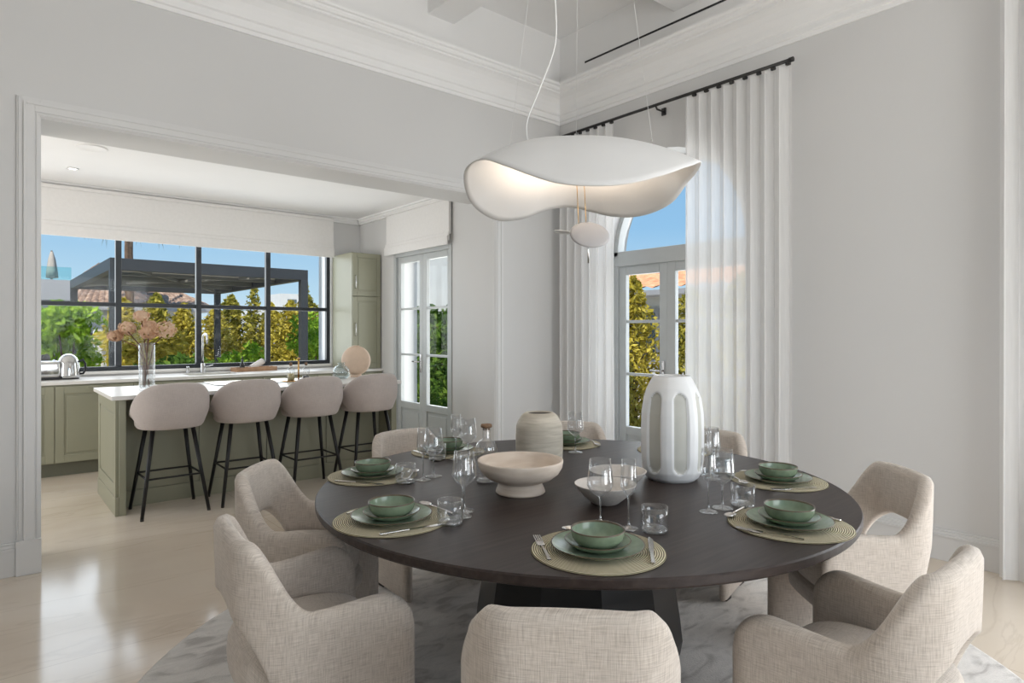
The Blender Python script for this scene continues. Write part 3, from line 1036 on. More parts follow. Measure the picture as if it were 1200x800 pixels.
# ------------------------------------------------------------------ bar stools
def shell_loft(mb, path, zb, zt, t, nz, lean=0.0, bulge=None, end_taper=.04):
    """upholstered shell: path = list of (x, y, nx, ny, a) with arclength a from the middle; zb(a), zt(a)"""
    cols = []
    n = len(path)
    L = max(abs(p[4]) for p in path)
    for (x, y, nx, ny, a) in path:
        b, tp = zb(a), zt(a)
        h = tp - b
        e = max(0.0, 1 - (L - abs(a)) / end_taper)
        tt = t * math.sqrt(max(0.02, 1 - e * e))
        col = []
        rd = min(tt / 2, h / 2.2)
        seq = []
        for j in range(nz + 1):        # outer face upward
            z = b + rd * .6 + (h - rd * 1.6) * j / nz
            seq.append((tt / 2, z))
        for q in (45, 90, 135):       # rounded crest
            seq.append((tt / 2 * cos(R(q)), tp - rd + rd * sin(R(q))))
        for j in range(nz, -1, -1):
            z = b + rd * .6 + (h - rd * 1.6) * j / nz
            seq.append((-tt / 2, z))
        for q in (225, 270, 315):
            seq.append((tt / 2 * cos(R(q)), b + rd * .6 + rd * .6 * sin(R(q))))
        for (o, z) in seq:
            bl = bulge(a, z) if bulge else 0.0
            col.append(((x + nx * (o + bl), y + ny * (o + bl) - lean * (z - b) * (1 if ny < -.3 else 0) * abs(ny), z), (a + o * .5, z)))
        cols.append(col)
    m = len(cols[0])
    vs = [c[0] for col in cols for c in col]
    uv = [c[1] for col in cols for c in col]
    fs = []
    for i in range(n - 1):
        for j in range(m):
            j2 = (j + 1) % m
            fs.append((i * m + j, (i + 1) * m + j, (i + 1) * m + j2, i * m + j2))
    fs.append(tuple(range(m)))
    fs.append(tuple((n - 1) * m + j for j in reversed(range(m))))
    mb.add(vs, fs, 0, True, uv)


def upath(hw, yf, yb, rad, dens=.012, bow=.0, taper=0.0):
    """U-shaped path from left front, round the back (y = yb), to right front"""
    pts = []
    n = max(2, int((yf - (yb + rad)) / dens))
    for k in range(n):
        pts.append((-hw, yf + (yb + rad - yf) * k / n))
    m = int(rad * PI / 2 / dens)
    for k in range(m + 1):
        a = PI + PI / 2 * k / m
        pts.append((-hw + rad + rad * cos(a), yb + rad + rad * sin(a)))
    q = max(2, int((hw - rad) / dens))
    for k in range(1, q + 1):
        x = -hw + rad + (hw - rad) * k / q
        pts.append((x, yb))
    pts = [(x, y - bow * max(0, 1 - (x / hw) ** 2)) for (x, y) in pts]
    pts = pts + [(-x, y) for (x, y) in reversed(pts[:-1])]
    pts = [(x * (1 - taper * (yf - y) / (yf - yb)), y) for (x, y) in pts]
    out, acc = [], [0.0]
    for i in range(1, len(pts)):
        acc.append(acc[-1] + math.dist(pts[i], pts[i - 1]))
    mid = acc[-1] / 2
    for i, (x, y) in enumerate(pts):
        p0, p1 = pts[max(0, i - 1)], pts[min(len(pts) - 1, i + 1)]
        dx, dy = p1[0] - p0[0], p1[1] - p0[1]
        l = math.hypot(dx, dy)
        out.append((x, y, dy / l, -dx / l, acc[i] - mid))
    return out


def pad(mb, hw, y0, y1, z0, z1, ex=3.0, crown=.015, n=48):
    """upholstered cushion with a superellipse plan"""
    cy, hy = (y0 + y1) / 2, (y1 - y0) / 2
    rows = []
    h = z1 - z0
    for (s_, z) in ((.0, z0), (.80, z0), (.93, z0 + h * .06), (.985, z0 + h * .22), (1, z0 + h * .5), (.985, z0 + h * .78), (.93, z0 + h * .94), (.80, z1), (.45, z1 + crown * .7), (0, z1 + crown)):
        rows.append((s_, z))
    vs, uv, fs, idx = [], [], [], []
    for (s_, z) in rows:
        if s_ == 0:
            idx.append([len(vs)]); vs.append((0, cy, z)); uv.append((0, cy)); continue
        row = []
        for k in range(n):
            a = 2 * PI * k / n
            c, d = cos(a), sin(a)
            r = (abs(c) ** ex + abs(d) ** ex) ** (-1 / ex)
            row.append(len(vs))
            vs.append((hw * s_ * r * c, cy + hy * s_ * r * d, z)); uv.append((hw * s_ * r * c, cy + hy * s_ * r * d + z))
        idx.append(row)
    for a, b in zip(idx, idx[1:]):
        for k in range(n):
            k2 = (k + 1) % n
            if len(a) == 1: fs.append((a[0], b[k2], b[k]))
            elif len(b) == 1: fs.append((a[k], a[k2], b[0]))
            else: fs.append((a[k], a[k2], b[k2], b[k]))
    mb.add(vs, fs, 0, True, uv)


STOOL_GROUP = 'bar stools along the island'


def make_stool(label):
    t = thing('bar_stool', label, 'stool', (0, 0, 0), group=STOOL_GROUP)
    path = upath(.225, .155, -.245, .20, .012, .015)
    Lm = max(p[4] for p in path)

    def zt(a):
        a = abs(a)
        z = 0.995 - .02 * (a / .2) ** 2 if a < .2 else 0.975
        z -= .215 * smooth01((a - .16) / .34)
        e = max(0, 1 - (Lm - a) / .06)
        return z - .03 * (1 - math.sqrt(max(0, 1 - e * e)))

    def zb(a):
        return .648 + .068 * smooth01((abs(a) - .24) / .2)

    def bulge(a, z):
        w = (z - .66) / .33
        return .016 * sin(PI * max(0, min(1, w))) - .028 * max(0, 1 - w / .35)
    mb = MB()
    shell_loft(mb, path, zb, zt, .055, 8, 0.03, bulge)
    mb.build('backrest', M['boucle'], t)
    mb = MB()
    pad(mb, .232, -.225, .222, .640, .745, 2.6, .012)
    mb.build('seat', M['boucle'], t)
    MB().lathe([(0, .636), (.11, .636), (.115, .642), (.11, .650), (0, .652)], 28).build('swivel_plate', M['black_metal'], t)
    tops = [(-.135, -.115), (.135, -.115), (-.135, .115), (.135, .115)]
    feet = [(-.226, -.212), (.226, -.212), (-.226, .212), (.226, .212)]
    for (a, b) in zip(tops, feet):
        lg = MB().tube([(a[0], a[1], .655), (b[0], b[1], .012)], [.0165, .0125], 12).build('leg', M['black_metal'], t)
        MB().lathe([(0, 0), (.0125, 0), (.0125, .013), (0, .013)], 10, off=(b[0], b[1], 0)).build('foot_cap', M['foot'], lg)
    f = (.64 - .285) / .628
    c = [(a[0] + (b[0] - a[0]) * f, a[1] + (b[1] - a[1]) * f, .285) for a, b in zip(tops, feet)]
    q = [c[0], c[1], c[3], c[2]]
    mb = MB()
    for k in range(4):
        mb.tube([q[k], q[(k + 1) % 4]], .0075, 8)
    mb.build('footrest', M['black_metal'], t)
    return t


stool = make_stool('grey-beige upholstered bar stool in front of the tall flower vase')
sl = [None, 'second grey-beige bar stool counted from the flower vase', 'third grey-beige bar stool counted from the flower vase, before the brass caddy',
      'grey-beige bar stool at the door end of the island']
for i, (x, y, rz) in enumerate([(1.112, 5.43, 1), (1.672, 5.43, -1), (2.225, 5.43, 0), (2.775, 5.43, 0)]):
    o = stool if i == 0 else copy_tree(stool)
    o.location = (x, y, 0); o.rotation_euler.z = R(rz)
    if i: o['label'] = sl[i]

# ------------------------------------------------------------------ dining table, rug, chairs
TX, TY, TR_, TZ = 1.900, 1.836, 1.043, 0.75
o = MB().lathe([(0, 0), (1.725, 0), (1.735, .004), (1.735, .010), (1.72, .014), (0, .014)], 128).build('rug', M['rug'], None, loc=(TX, TY, 0))
tag(o, 'round mottled grey rug under the dining table', 'rug')
RZ_ = .014
t = thing('dining_table', 'large round dark-stained wooden dining table with a black pedestal', 'table', (TX, TY, RZ_))
z1 = TZ - RZ_
MB().lathe([(0, z1 - .034), (TR_ - .012, z1 - .034), (TR_ - .003, z1 - .030), (TR_, z1 - .024), (TR_, z1 - .005), (TR_ - .004, z1), (TR_ - .02, z1), (0, z1)], 160, smooth=False).build('tabletop', M['table'], t)
n = 11
prof = [(0, 0), (.30, 0), (.37, .02), (.415, .075), (.425, .13), (.415, .22), (.39, .38), (.36, .52), (.335, .64), (.33, z1 - .036), (0, z1 - .036)]
MB().lathe(prof, n, smooth=False).build('pedestal', M['pedestal'], t, bevel=.012, rz=R(8))


def make_chair(label):
    t = thing('dining_chair', label, 'chair', (0, 0, 0), group='linen dining chairs round the table')
    path = upath(.250, .222, -.228, .112, .010, .010, .17)
    Lm = max(p[4] for p in path)

    def zt(a):
        a = abs(a)
        z = .795 - .006 * (a / .15) ** 2
        z = z + (.584 - z) * smooth01((a - .155) / .175)
        z += .014 * smooth01((a - .34) / .22)
        r = .115
        d = a - (Lm - r)
        if d > 0:
            z = z - r + math.sqrt(max(0, r * r - d * d))
        return z

    def zb(a):
        a0 = .275
        u = abs(a) / a0
        if u >= 1: return .012
        return .012 + .578 * (1 - u ** 3.0) ** .5

    def bulge(a, z):
        return .012 * smooth01((z - .35) / .45) * smooth01(1.25 - abs(a) / .3)
    mb = MB()
    shell_loft(mb, path, zb, zt, .050, 12, 0.0, bulge, .05)
    mb.build('backrest_shell', M['linen'], t)
    mb = MB()
    pad(mb, .205, -.245, .18, .325, .470, 3.2, .022)
    mb.build('seat_cushion', M['linen'], t)
    mb = MB()
    pad(mb, .200, -.20, .19, .25, .33, 4.0, .0)
    mb.build('seat_base', M['linen'], t)
    for sx in (-1, 1):
        for yy, gx in ((.15, .243), (-.09, .219)):
            MB().box(sx * gx - .016, sx * gx + .016, yy - .03, yy + .03, 0, .016, bev=.003).build('glide', M['foot'], t)
    return t


chair = make_chair('oatmeal linen dining chair seen squarely from behind at the bottom edge')
chairs = [(-137, 1.105, -137 + 2, None),
          (176.5, 1.105, 174, 'oatmeal linen dining chair showing its full outer side, front left of the table'),
          (138, 1.115, 139, 'oatmeal linen dining chair behind the front left one, below the bar stools'),
          (91.5, 1.12, 93, 'oatmeal linen dining chair at the far rim near the kitchen door'),
          (46, 1.12, 46, 'oatmeal linen dining chair against the left curtain, behind the ribbed vase'),
          (9.2, 1.12, 9.2, 'oatmeal linen dining chair half hidden by the tall white vase'),
          (-40.5, 1.115, -40, 'oatmeal linen dining chair against the bare wall with its inner back showing'),
          (-92, 1.105, -89.5, 'oatmeal linen dining chair in the right corner with its outer side nearest')]
for i, (az, r, fa, lab) in enumerate(chairs):
    o = chair if i == 0 else copy_tree(chair)
    o.location = (TX + r * cos(R(az)), TY + r * sin(R(az)), RZ_)
    o.rotation_euler.z = R(fa) + PI / 2
    if lab: o['label'] = lab

# ------------------------------------------------------------------ place settings
where = [('front', -132.0, .839, 'at the nearest place setting'),
         ('lf', 179.0, .862, 'at the front left place setting'),
         ('lb', 133.8, .877, 'at the left rear setting below the stools'),
         ('bl', 93.1, .880, 'at the far setting behind the corked bottle'),
         ('br', 48.0, .872, 'at the far setting behind the ribbed vase'),
         ('mid', 9.0, .880, 'at the setting behind the tall white vase'),
         ('rb', -40.1, .837, 'at the right rear setting by the bare wall'),
         ('rf', -84.0, .862, 'at the front right place setting')]
MZ = TZ


def make_mat():
    return MB().lathe([(0, 0), (.185, 0), (.190, .0015), (.190, .003), (.186, .0045), (0, .0045)], 72).build('placemat', M['weave'])


def make_plate():
    p = [(0, 0), (.085, 0), (.088, .002), (.118, .010), (.1305, .0165), (.1325, .0190), (.1315, .0205), (.129, .0190), (.114, .0125), (.092, .0062), (.08, .005), (0, .005)]
    return MB().lathe(p, 64, [0, 0, 0, 0, 2, 2, 2, 1, 1, 1, 1]).build('dinner_plate', [M['glaze'], M['glaze_in'], M['rim']])


def make_salad():
    p = [(0, 0), (.056, 0), (.06, .002), (.082, .012), (.0915, .0215), (.0935, .0235), (.0930, .0252), (.0905, .0236), (.078, .0150), (.062, .0068), (.054, .0055), (0, .0055)]
    return MB().lathe(p, 56, [0, 0, 0, 0, 2, 2, 2, 1, 1, 1, 1]).build('salad_plate', [M['glaze'], M['glaze_in'], M['rim']])


def make_bowl():
    p = [(0, 0), (.044, 0), (.049, .003), (.064, .012), (.0725, .025), (.0755, .038), (.0765, .0455), (.0765, .0490), (.0738, .0492), (.0728, .044), (.070, .028), (.060, .014), (.042, .007), (0, .006)]
    return MB().lathe(p, 56, [0, 0, 0, 0, 0, 0, 2, 2, 2, 1, 1, 1, 1]).build('bowl', [M['glaze'], M['glaze_in'], M['rim']])


def make_fork():
    mb = MB()
    mb.grid(10, 1, lambda u, v: ((v - .5) * (.010 - .005 * u), -.10 + .115 * u, .003 + .004 * sin(PI * u)))
    mb.grid(10, 1, lambda u, v: ((v - .5) * (.010 - .005 * u), -.10 + .115 * u, .001 + .004 * sin(PI * u)))
    for sx in (-1, 1):
        mb.grid(10, 1, lambda u, v: (sx * .5 * (.010 - .005 * u), -.10 + .115 * u, .001 + .002 * v + .004 * sin(PI * u)))
    mb.box(-.011, .011, .015, .045, .002, .0045, bev=.0009)
    for k in range(4):
        x = -.0092 + k * .00613
        mb.bar((x, .044, .0035), (x, .095, .006), .0032, .002)
    return mb.build('fork', M['cutlery'])


def make_knife():
    mb = MB()
    mb.box(-.0055, .0055, -.11, -.015, .000, .006, bev=.002)
    vs = [(-.007, -.016, .001), (.006, -.016, .001), (.009, .03, .001), (.009, .085, .001), (-.002, .108, .001), (-.006, .09, .001)]
    vs += [(x, y, .0032) for (x, y, z) in vs]
    mb.add(vs, [(5, 4, 3, 2, 1, 0), (6, 7, 8, 9, 10, 11)] + [(k, (k + 1) % 6, 6 + (k + 1) % 6, 6 + k) for k in range(6)])
    return mb.build('knife', M['cutlery'])


def make_spoon():
    mb = MB()
    mb.tube([(.105, 0, .004), (.06, 0, .006), (.0, 0, .008), (-.03, 0, .007)], [.0045, .004, .0028, .003], 8)
    mb.grid(14, 6, lambda u, v: (-.055 + .030 * cos(2 * PI * u) * v, .0175 * sin(2 * PI * u) * v, .0015 + .0075 * v * v))
    mb.grid(14, 6, lambda u, v: (-.055 + .030 * cos(2 * PI * u) * v, .0175 * sin(2 * PI * u) * v, .0003 + .0085 * v * v))
    return mb.build('spoon', M['cutlery'])


def stem_profile(kind):
    if kind == 'wine':
        base = [(.0, .0), (.036, 0), (.037, .0015), (.030, .004), (.010, .0075), (.0045, .012), (.0034, .03), (.0034, .075), (.006, .084)]
        bowl = [(.006, .084), (.020, .094), (.036, .108), (.0432, .122), (.0428, .135), (.039, .165), (.0345, .207)]
    else:
        base = [(.0, .0), (.031, 0), (.032, .0015), (.026, .004), (.009, .0075), (.0042, .012), (.0032, .03), (.0032, .092), (.006, .102)]
        bowl = [(.006, .102), (.014, .112), (.0235, .128), (.0265, .142), (.0262, .16), (.0245, .19), (.0225, .218)]
    return base, bowl


def make_stem(kind, name):
    base, bowl = stem_profile(kind)
    t = bpy.data.objects.new(name, None); COL.objects.link(t); t.empty_display_size = .05
    MB().lathe(base, 26).build('stem_and_foot', M['glass_base'], t)
    inn = [(max(0.0, r - .0013), z + (.0025 if i == 0 else .0)) for i, (r, z) in enumerate(bowl)]
    MB().lathe(bowl + list(reversed(inn)), 32).build('glass_bowl', M['glassware'], t)
    return t


def make_tumbler():
    t = bpy.data.objects.new('tumbler', None); COL.objects.link(t); t.empty_display_size = .05
    MB().lathe([(.036, .001), (.041, .006), (.0425, .02), (.042, .05), (.041, .078), (.0395, .078), (.0402, .05), (.0405, .02), (.036, .013)], 36).build('glass_wall', M['glassware'], t)
    MB().lathe([(0, 0), (.036, .0), (.0395, .004), (.0395, .010), (.034, .0135), (0, .0125)], 30).build('glass_base', M['glass_base'], t)
    return t


protos = dict(placemat=make_mat(), dinner_plate=make_plate(), salad_plate=make_salad(), bowl=make_bowl(), fork=make_fork(),
              knife=make_knife(), spoon=make_spoon(), wine_glass=make_stem('wine', 'wine_glass'), flute=make_stem('flute', 'champagne_flute'), tumbler=make_tumbler())
used = set()
desc = dict(placemat=('round woven straw placemat', 'placemat', 'straw placemats round the table'),
            dinner_plate=('green dinner plate, lowest of the stack', 'plate', 'green dinner plates'),
            salad_plate=('small green plate under the bowl', 'plate', 'small green plates'),
            bowl=('green bowl topping the stack', 'bowl', 'green bowls on the plate stacks'),
            fork=('polished steel fork', 'fork', 'forks on the placemats'),
            knife=('polished steel knife', 'knife', 'knives on the placemats'),
            spoon=('dessert spoon above the plate', 'spoon', 'spoons above the plates'),
            wine_glass=('clear stemmed wine glass', 'wine glass', 'wine glasses'),
            flute=('clear slender champagne flute', 'champagne flute', 'champagne flutes'),
            tumbler=('low clear glass tumbler', 'tumbler', 'glass tumblers'))
glass_at = {  # local x to the diner's right, y towards the table centre
    'front': dict(wine_glass=(.035, .262), flute=(.118, .205), tumbler=(.195, .18)),
    'lf': dict(wine_glass=(.066, .245), flute=(.118, .205), tumbler=(.160, .125)),
    'lb': dict(wine_glass=(-.018, .263), flute=(.055, .236), tumbler=(.110, .176)),
    'bl': dict(wine_glass=(.075, .255), flute=(.090, .180), tumbler=(.165, .130)),
    'br': dict(wine_glass=(-.035, .245), flute=(-.12, .23), tumbler=(.14, .18)),
    'mid': dict(wine_glass=(.04, .25), flute=(-.04, .24), tumbler=(.12, .2)),
    'rb': dict(wine_glass=(.10, .25), flute=(.03, .26), tumbler=(.175, .175)),
    'rf': dict(wine_glass=(.035, .242), flute=(-.045, .255), tumbler=(.108, .200))}


def put(kind, key, place, x, y, z, rz):
    p = protos[kind]
    o = p if kind not in used else copy_tree(p)
    used.add(kind)
    o.location = (x, y, z); o.rotation_euler.z = rz
    d = desc[kind]
    tag(o, d[0] + ' ' + place, d[1], d[2])


for (key, az, r, place) in where:
    px, py = TX + r * cos(R(az)), TY + r * sin(R(az))
    yv = Vector((-cos(R(az)), -sin(R(az))))
    xv = Vector((yv.y, -yv.x))
    rz = math.atan2(xv.y, xv.x)
    short = place

    def loc(x, y):
        return (px + xv.x * x + yv.x * y, py + xv.y * x + yv.y * y)
    put('placemat', key, place, px, py, MZ, rz)
    put('dinner_plate', key, place, px, py, MZ + .0046, rz)
    put('salad_plate', key, place, px, py, MZ + .0098, rz)
    put('bowl', key, place, px, py, MZ + .0155, rz)
    if key not in ('mid',):
        put('fork', key, place, *loc(-.157, .005), MZ + .0046, rz + R(10))
        put('knife', key, place, *loc(.150, -.005), MZ + .0048, rz - R(8))
    if key in ('front', 'lf', 'rb', 'rf', 'lb', 'bl'):
        put('spoon', key, place, *loc(-.01, .172), MZ + .0046, rz + R(4))
    for kind, (gx, gy) in glass_at[key].items():
        if key == 'mid':
            continue
        if key == 'br' and kind != 'wine_glass':
            continue
        put(kind, key, place, *loc(gx, gy), MZ + .0003, rz)

# ------------------------------------------------------------------ centre pieces
# tall white fluted vase
def vase_R(z):
    pts = [(0, .098), (.012, .113), (.04, .126), (.10, .133), (.2, .134), (.28, .131), (.34, .122), (.385, .105), (.415, .089), (.43, .081), (.435, .076)]
    for (a, ra), (b, rb) in zip(pts, pts[1:]):
        if z <= b:
            f = (z - a) / (b - a)
            return ra + (rb - ra) * f
    return pts[-1][1]


NP = 7
nA, nZ = 168, 72
mb = MB()
vs, ms, fs = [], [], []
for j in range(nZ + 1):
    z = .435 * j / nZ
    for i in range(nA):
        a = 2 * PI * i / nA
        u = ((a / (2 * PI) * NP) % 1.0 - .5) * 2          # -1..1 across a facet
        v = (z - .205) / .165
        d = math.hypot(abs(u) / .56, 0) if abs(v) < .78 else math.hypot(u / .56, (abs(v) - .78) / .22)
        mask = smooth01((1.08 - d) / .22)
        edge = cos(PI / NP) / cos(u * PI / NP)
        r = vase_R(z) * (1 - .18 * (1 - edge)) - .010 * mask
        vs.append((r * cos(a), r * sin(a), z))
for j in range(nZ):
    for i in range(nA):
        i2 = (i + 1) % nA
        fs.append((j * nA + i, j * nA + i2, (j + 1) * nA + i2, (j + 1) * nA + i))
        z = .435 * (j + .5) / nZ
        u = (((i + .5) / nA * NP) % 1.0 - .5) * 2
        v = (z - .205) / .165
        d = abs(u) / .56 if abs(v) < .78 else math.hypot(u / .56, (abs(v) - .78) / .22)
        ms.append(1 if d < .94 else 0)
mb.add(vs, fs, ms, True)
mb.lathe([(.0765, .435), (.072, .437), (.067, .433), (.067, .30), (0, .29)], 48)
mb.lathe([(0, .0), (.098, .0)], 48)
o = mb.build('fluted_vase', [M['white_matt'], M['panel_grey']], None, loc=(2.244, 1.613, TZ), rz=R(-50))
tag(o, 'tall white ceramic vase with long oval recessed panels', 'vase')

# ribbed beige vase
prof = [(0, 0), (.098, 0), (.104, .005)]
zz = .008
while zz < .222:
    rr = .105 + .0045 * sin(PI * zz / .222)
    if zz > .18: rr -= .017 * ((zz - .18) / .045) ** 2
    prof += [(rr, zz), (rr - .0016, zz + .0035)]
    zz += .007
prof += [(.085, .232), (.076, .242), (.066, .2485), (.060, .250), (.055, .247), (.054, .20), (0, .19)]
t = thing('ribbed_vase', 'beige stoneware vase with fine horizontal ribs and a narrow mouth', 'vase', (1.975, 2.150, TZ))
MB().lathe(prof, 64, fn=lambda a, r, z: r * (1 + .012 * cos(2 * a))).build('body', M['ribbed'], t)
MB().lathe([(0, .2440), (.0545, .2440)], 32).build('mouth_shade', P('painted_mouth_shade', (.06, .05, .04), .9, noise_amt=.1), t)  # flat dark disc closing the mouth, the hollow's shade painted on

# footed bowl
prof = [(0, 0), (.092, 0), (.096, .004), (.094, .012), (.086, .030), (.080, .040), (.096, .046), (.125, .058), (.148, .076), (.162, .100), (.166, .122), (.1655, .127),
        (.160, .128), (.156, .120), (.143, .092), (.118, .070), (.07, .055), (0, .052)]
o = MB().lathe(prof, 72).build('footed_bowl', M['travertine'], None, loc=(1.600, 1.850, TZ))
tag(o, 'footed travertine bowl at the middle of the table', 'bowl')

# cork-stoppered bottle
t = thing('glass_bottle', 'ribbed clear glass bottle with a cork stopper beside the footed bowl', 'bottle', (1.605, 2.072, TZ))
prof = [(0, 0), (.040, 0), (.044, .004), (.044, .135), (.041, .152), (.032, .166), (.018, .176), (.0165, .185), (.0165, .222)]
MB().lathe(prof, 72, fn=lambda a, r, z: r * (1 + (.035 * cos(18 * a) if .01 < z < .17 else 0))).build('glass_body', M['ribbed_glass'], t)
MB().lathe([(0, .001), (.038, .001), (.040, .006), (.036, .012), (0, .011)], 36).build('glass_base', M['glass_base'], t)
MB().lathe([(0, .214), (.0150, .214), (.0150, .224), (.022, .225), (.024, .230), (.022, .238), (0, .240)], 24).build('stopper', M['cork'], t)
MB().lathe([(0, 0), (.009, .003), (.009, .014), (0, .017)], 14, off=(-.022, -.026, .05)).build('hanging_tag', P('copper_tag', (.40, .16, .06), .5, noise_amt=.1), t)

# two conical stoneware bowls
for (x, y, lab, s_) in ((1.735, 1.535, 'pale stoneware bowl in front, nearest the wine glass', 1.0), (1.940, 1.650, 'pale stoneware bowl behind the other, beside the white vase', 1.0)):
    prof = [(0, 0), (.045, 0), (.050, .003), (.075, .024), (.098, .048), (.1115, .068), (.112, .071), (.108, .071), (.094, .050), (.07, .027), (.045, .010), (0, .008)]
    o = MB().lathe(prof, 56, [0, 0, 0, 0, 0, 0, 1, 1, 1, 1, 1]).build('serving_bowl', [M['dish_out'], M['offwhite_dish']], None, loc=(x, y, TZ))
    tag(o, lab, 'bowl', 'pale serving bowls')

# ------------------------------------------------------------------ pendant lamp
LX, LY = 1.870, 1.790
fwd = Vector((.644, .7651)); rgt = Vector((.7651, -.644))
t = thing('pendant_lamp', 'large white wavy disc pendant lamp hanging over the dining table', 'pendant lamp', (LX, LY, 1.70), math.atan2(-.644, .7651))
# local x = along the ridge, local y = away across the ridge, z = height above 1.70


RIM = [(10.4, .307), (24.1, .247), (38.7, .218), (52.5, .210), (65.4, .223), (78.8, .254), (88.7, .274), (96.2, .272), (105.4, .253), (118.9, .208),
       (133.9, .185), (148.3, .197), (165.6, .231), (184, .290), (200, .308), (216.8, .300), (229.6, .258), (244.3, .204), (255.3, .171), (268, .159),
       (281.3, .166), (295.9, .199), (316.7, .262), (343, .326)]


def rim_z(deg):
    """drop of the wavy rim round the disc"""
    deg %= 360
    n = len(RIM)
    for i in range(n):
        a0, z0_ = RIM[i]
        a1, z1_ = RIM[(i + 1) % n]
        if i == n - 1: a1 += 360
        d = deg if deg >= a0 else deg + 360
        if a0 <= d <= a1:
            f = (d - a0) / (a1 - a0)
            zp, zn = RIM[i - 1][1], RIM[(i + 2) % n][1]
            return .5 * (2 * z0_ + (z1_ - zp) * f + (2 * zp - 5 * z0_ + 4 * z1_ - zn) * f * f + (-zp + 3 * z0_ - 3 * z1_ + zn) * f ** 3)
    return .25


def shade(u, v):
    """u, v in the unit disc"""
    x, y = u * .475, v * .475
    rho = math.hypot(u, v)
    if rho < 1e-6:
        return (0, 0, .452)
    zr = rim_z(math.degrees(math.atan2(v, u)))
    return (x, y, .452 + (zr - .452) * rho ** 2.1)


mb = MB()
nr, na = 26, 96
vs = [shade(0, 0)]
fs = []
for i in range(1, nr + 1):
    for k in range(na):
        a = 2 * PI * k / na
        vs.append(shade(i / nr * cos(a), i / nr * sin(a)))
for k in range(na):
    fs.append((0, 1 + k, 1 + (k + 1) % na))
for i in range(nr - 1):
    for k in range(na):
        k2 = (k + 1) % na
        fs.append((1 + i * na + k, 1 + (i + 1) * na + k, 1 + (i + 1) * na + k2, 1 + i * na + k2))
mb.add(vs, fs, 0, True)
o = mb.build('lamp_shade', M['shade'], t)
sm = o.modifiers.new('thick', 'SOLIDIFY'); sm.thickness = .005
# light carrier: small tilted reflector dish, led arm, rod
prof = [(0, -.012), (.03, -.011), (.055, -.006), (.062, 0), (.055, .006), (.03, .011), (0, .012)]
ob = MB().lathe(prof, 40).build('reflector_dish', M['lamp_grey'], t, loc=(.030, -.075, .055))
ob.scale = (1.28, 1.0, 1.0)
ob.rotation_euler = (R(62), R(6), 0)
ob = MB().lathe([(0, -.004), (.045, -.004), (.05, 0), (.045, .004), (0, .0045)], 32).build('led_disc', [M['white_matt']], t, loc=(-.055, .055, .085))
ob.rotation_euler = (R(4), R(8), 0)
MB().tube([(.022, -.06, .06), (.026, -.055, .00), (.028, -.052, -.055)], .0035, 8).build('weight_rod', M['steel'], t)
MB().tube([(-.045, .045, .085), (.0, .0, .075), (.026, -.07, .06)], .005, 8).build('led_arm', M['lamp_grey'], t)
mb = MB()
for dx in (-.014, .016):
    mb.tube([(dx - .01, .0, .424), (dx, -.02, .24), (dx + .004, -.05, .075)], .0016, 6)
mb.build('carrier_wire', M['gold'], t)
for (u, v) in ((-.62, .05), (.62, -.05), (.02, .55)):
    x, y, z = shade(u, v)
    w = MB().tube([(x, y, z), (x * .05, y * .05, ZC - 1.70 - .03)], .0007, 6).build('suspension_wire', M['white_cable'], t)
    MB().tube([(x, y, z), (x * .985, y * .985, z + .03), (x * .97, y * .97, z + .045)], .0024, 6).build('wire_grip', M['steel'], w)
cord = [(-.02, .10, .40), (-.08, .12, .425), (-.19, .13, .46), (-.215, .12, .56), (-.16, .09, .70), (-.10, .05, .86), (-.10, .02, 1.02), (-.12, 0, 1.25), (-.10, 0, 1.8), (-.02, 0, 2.54)]
# smooth cord with a spline
def spline(pts, k=6):
    Q = [Vector(p) for p in pts]
    out = []
    for i in range(len(Q) - 1):
        p0, p1, p2, p3 = Q[max(0, i - 1)], Q[i], Q[i + 1], Q[min(len(Q) - 1, i + 2)]
        for s_ in range(k):
            u = s_ / k
            out.append(.5 * ((2 * p1) + (-p0 + p2) * u + (2 * p0 - 5 * p1 + 4 * p2 - p3) * u * u + (-p0 + 3 * p1 - 3 * p2 + p3) * u ** 3))
    out.append(Q[-1])
    return out


MB().tube(spline(cord), .0032, 8).build('power_cord', M['white_cable'], t)
MB().lathe([(0, ZC - 1.70 - .035), (.055, ZC - 1.70 - .035), (.06, ZC - 1.70 - .03), (.06, ZC - 1.70), (0, ZC - 1.70)], 28).build('ceiling_canopy', M['white_matt'], t)

# ------------------------------------------------------------------ curtains
RODX, RODZ = 4.31, 3.265


def curtain_rod(ya, yb, lab):
    t = thing('curtain_rod', lab, 'curtain rod', (RODX, ya, RODZ))
    MB().tube([(0, 0, 0), (0, yb - ya, 0)], .0125, 12).build('pole', M['rod'], t)
    for y in (0, yb - ya):
        MB().lathe([(0, -.016), (.017, -.016), (.017, .016), (0, .016)], 14).build('finial', M['rod'], t, loc=(0, y, 0)).rotation_euler = (R(90), 0, 0)
    for f in (.11, .5, .9):
        y = (yb - ya) * f
        MB().tube([(0, y, -.004), (.02, y, -.03), (CX - RODX - .012, y, -.03)], .008, 8).box(CX - RODX - .014, CX - RODX - .002, y - .02, y + .02, -.06, 0).build('bracket', M['rod'], t)
    return t


curtain_rod(2.105, 4.41, 'dark bronze curtain rod over the arched garden door')
curtain_rod(-1.45, 0.965, 'dark bronze curtain rod over the second arched door')


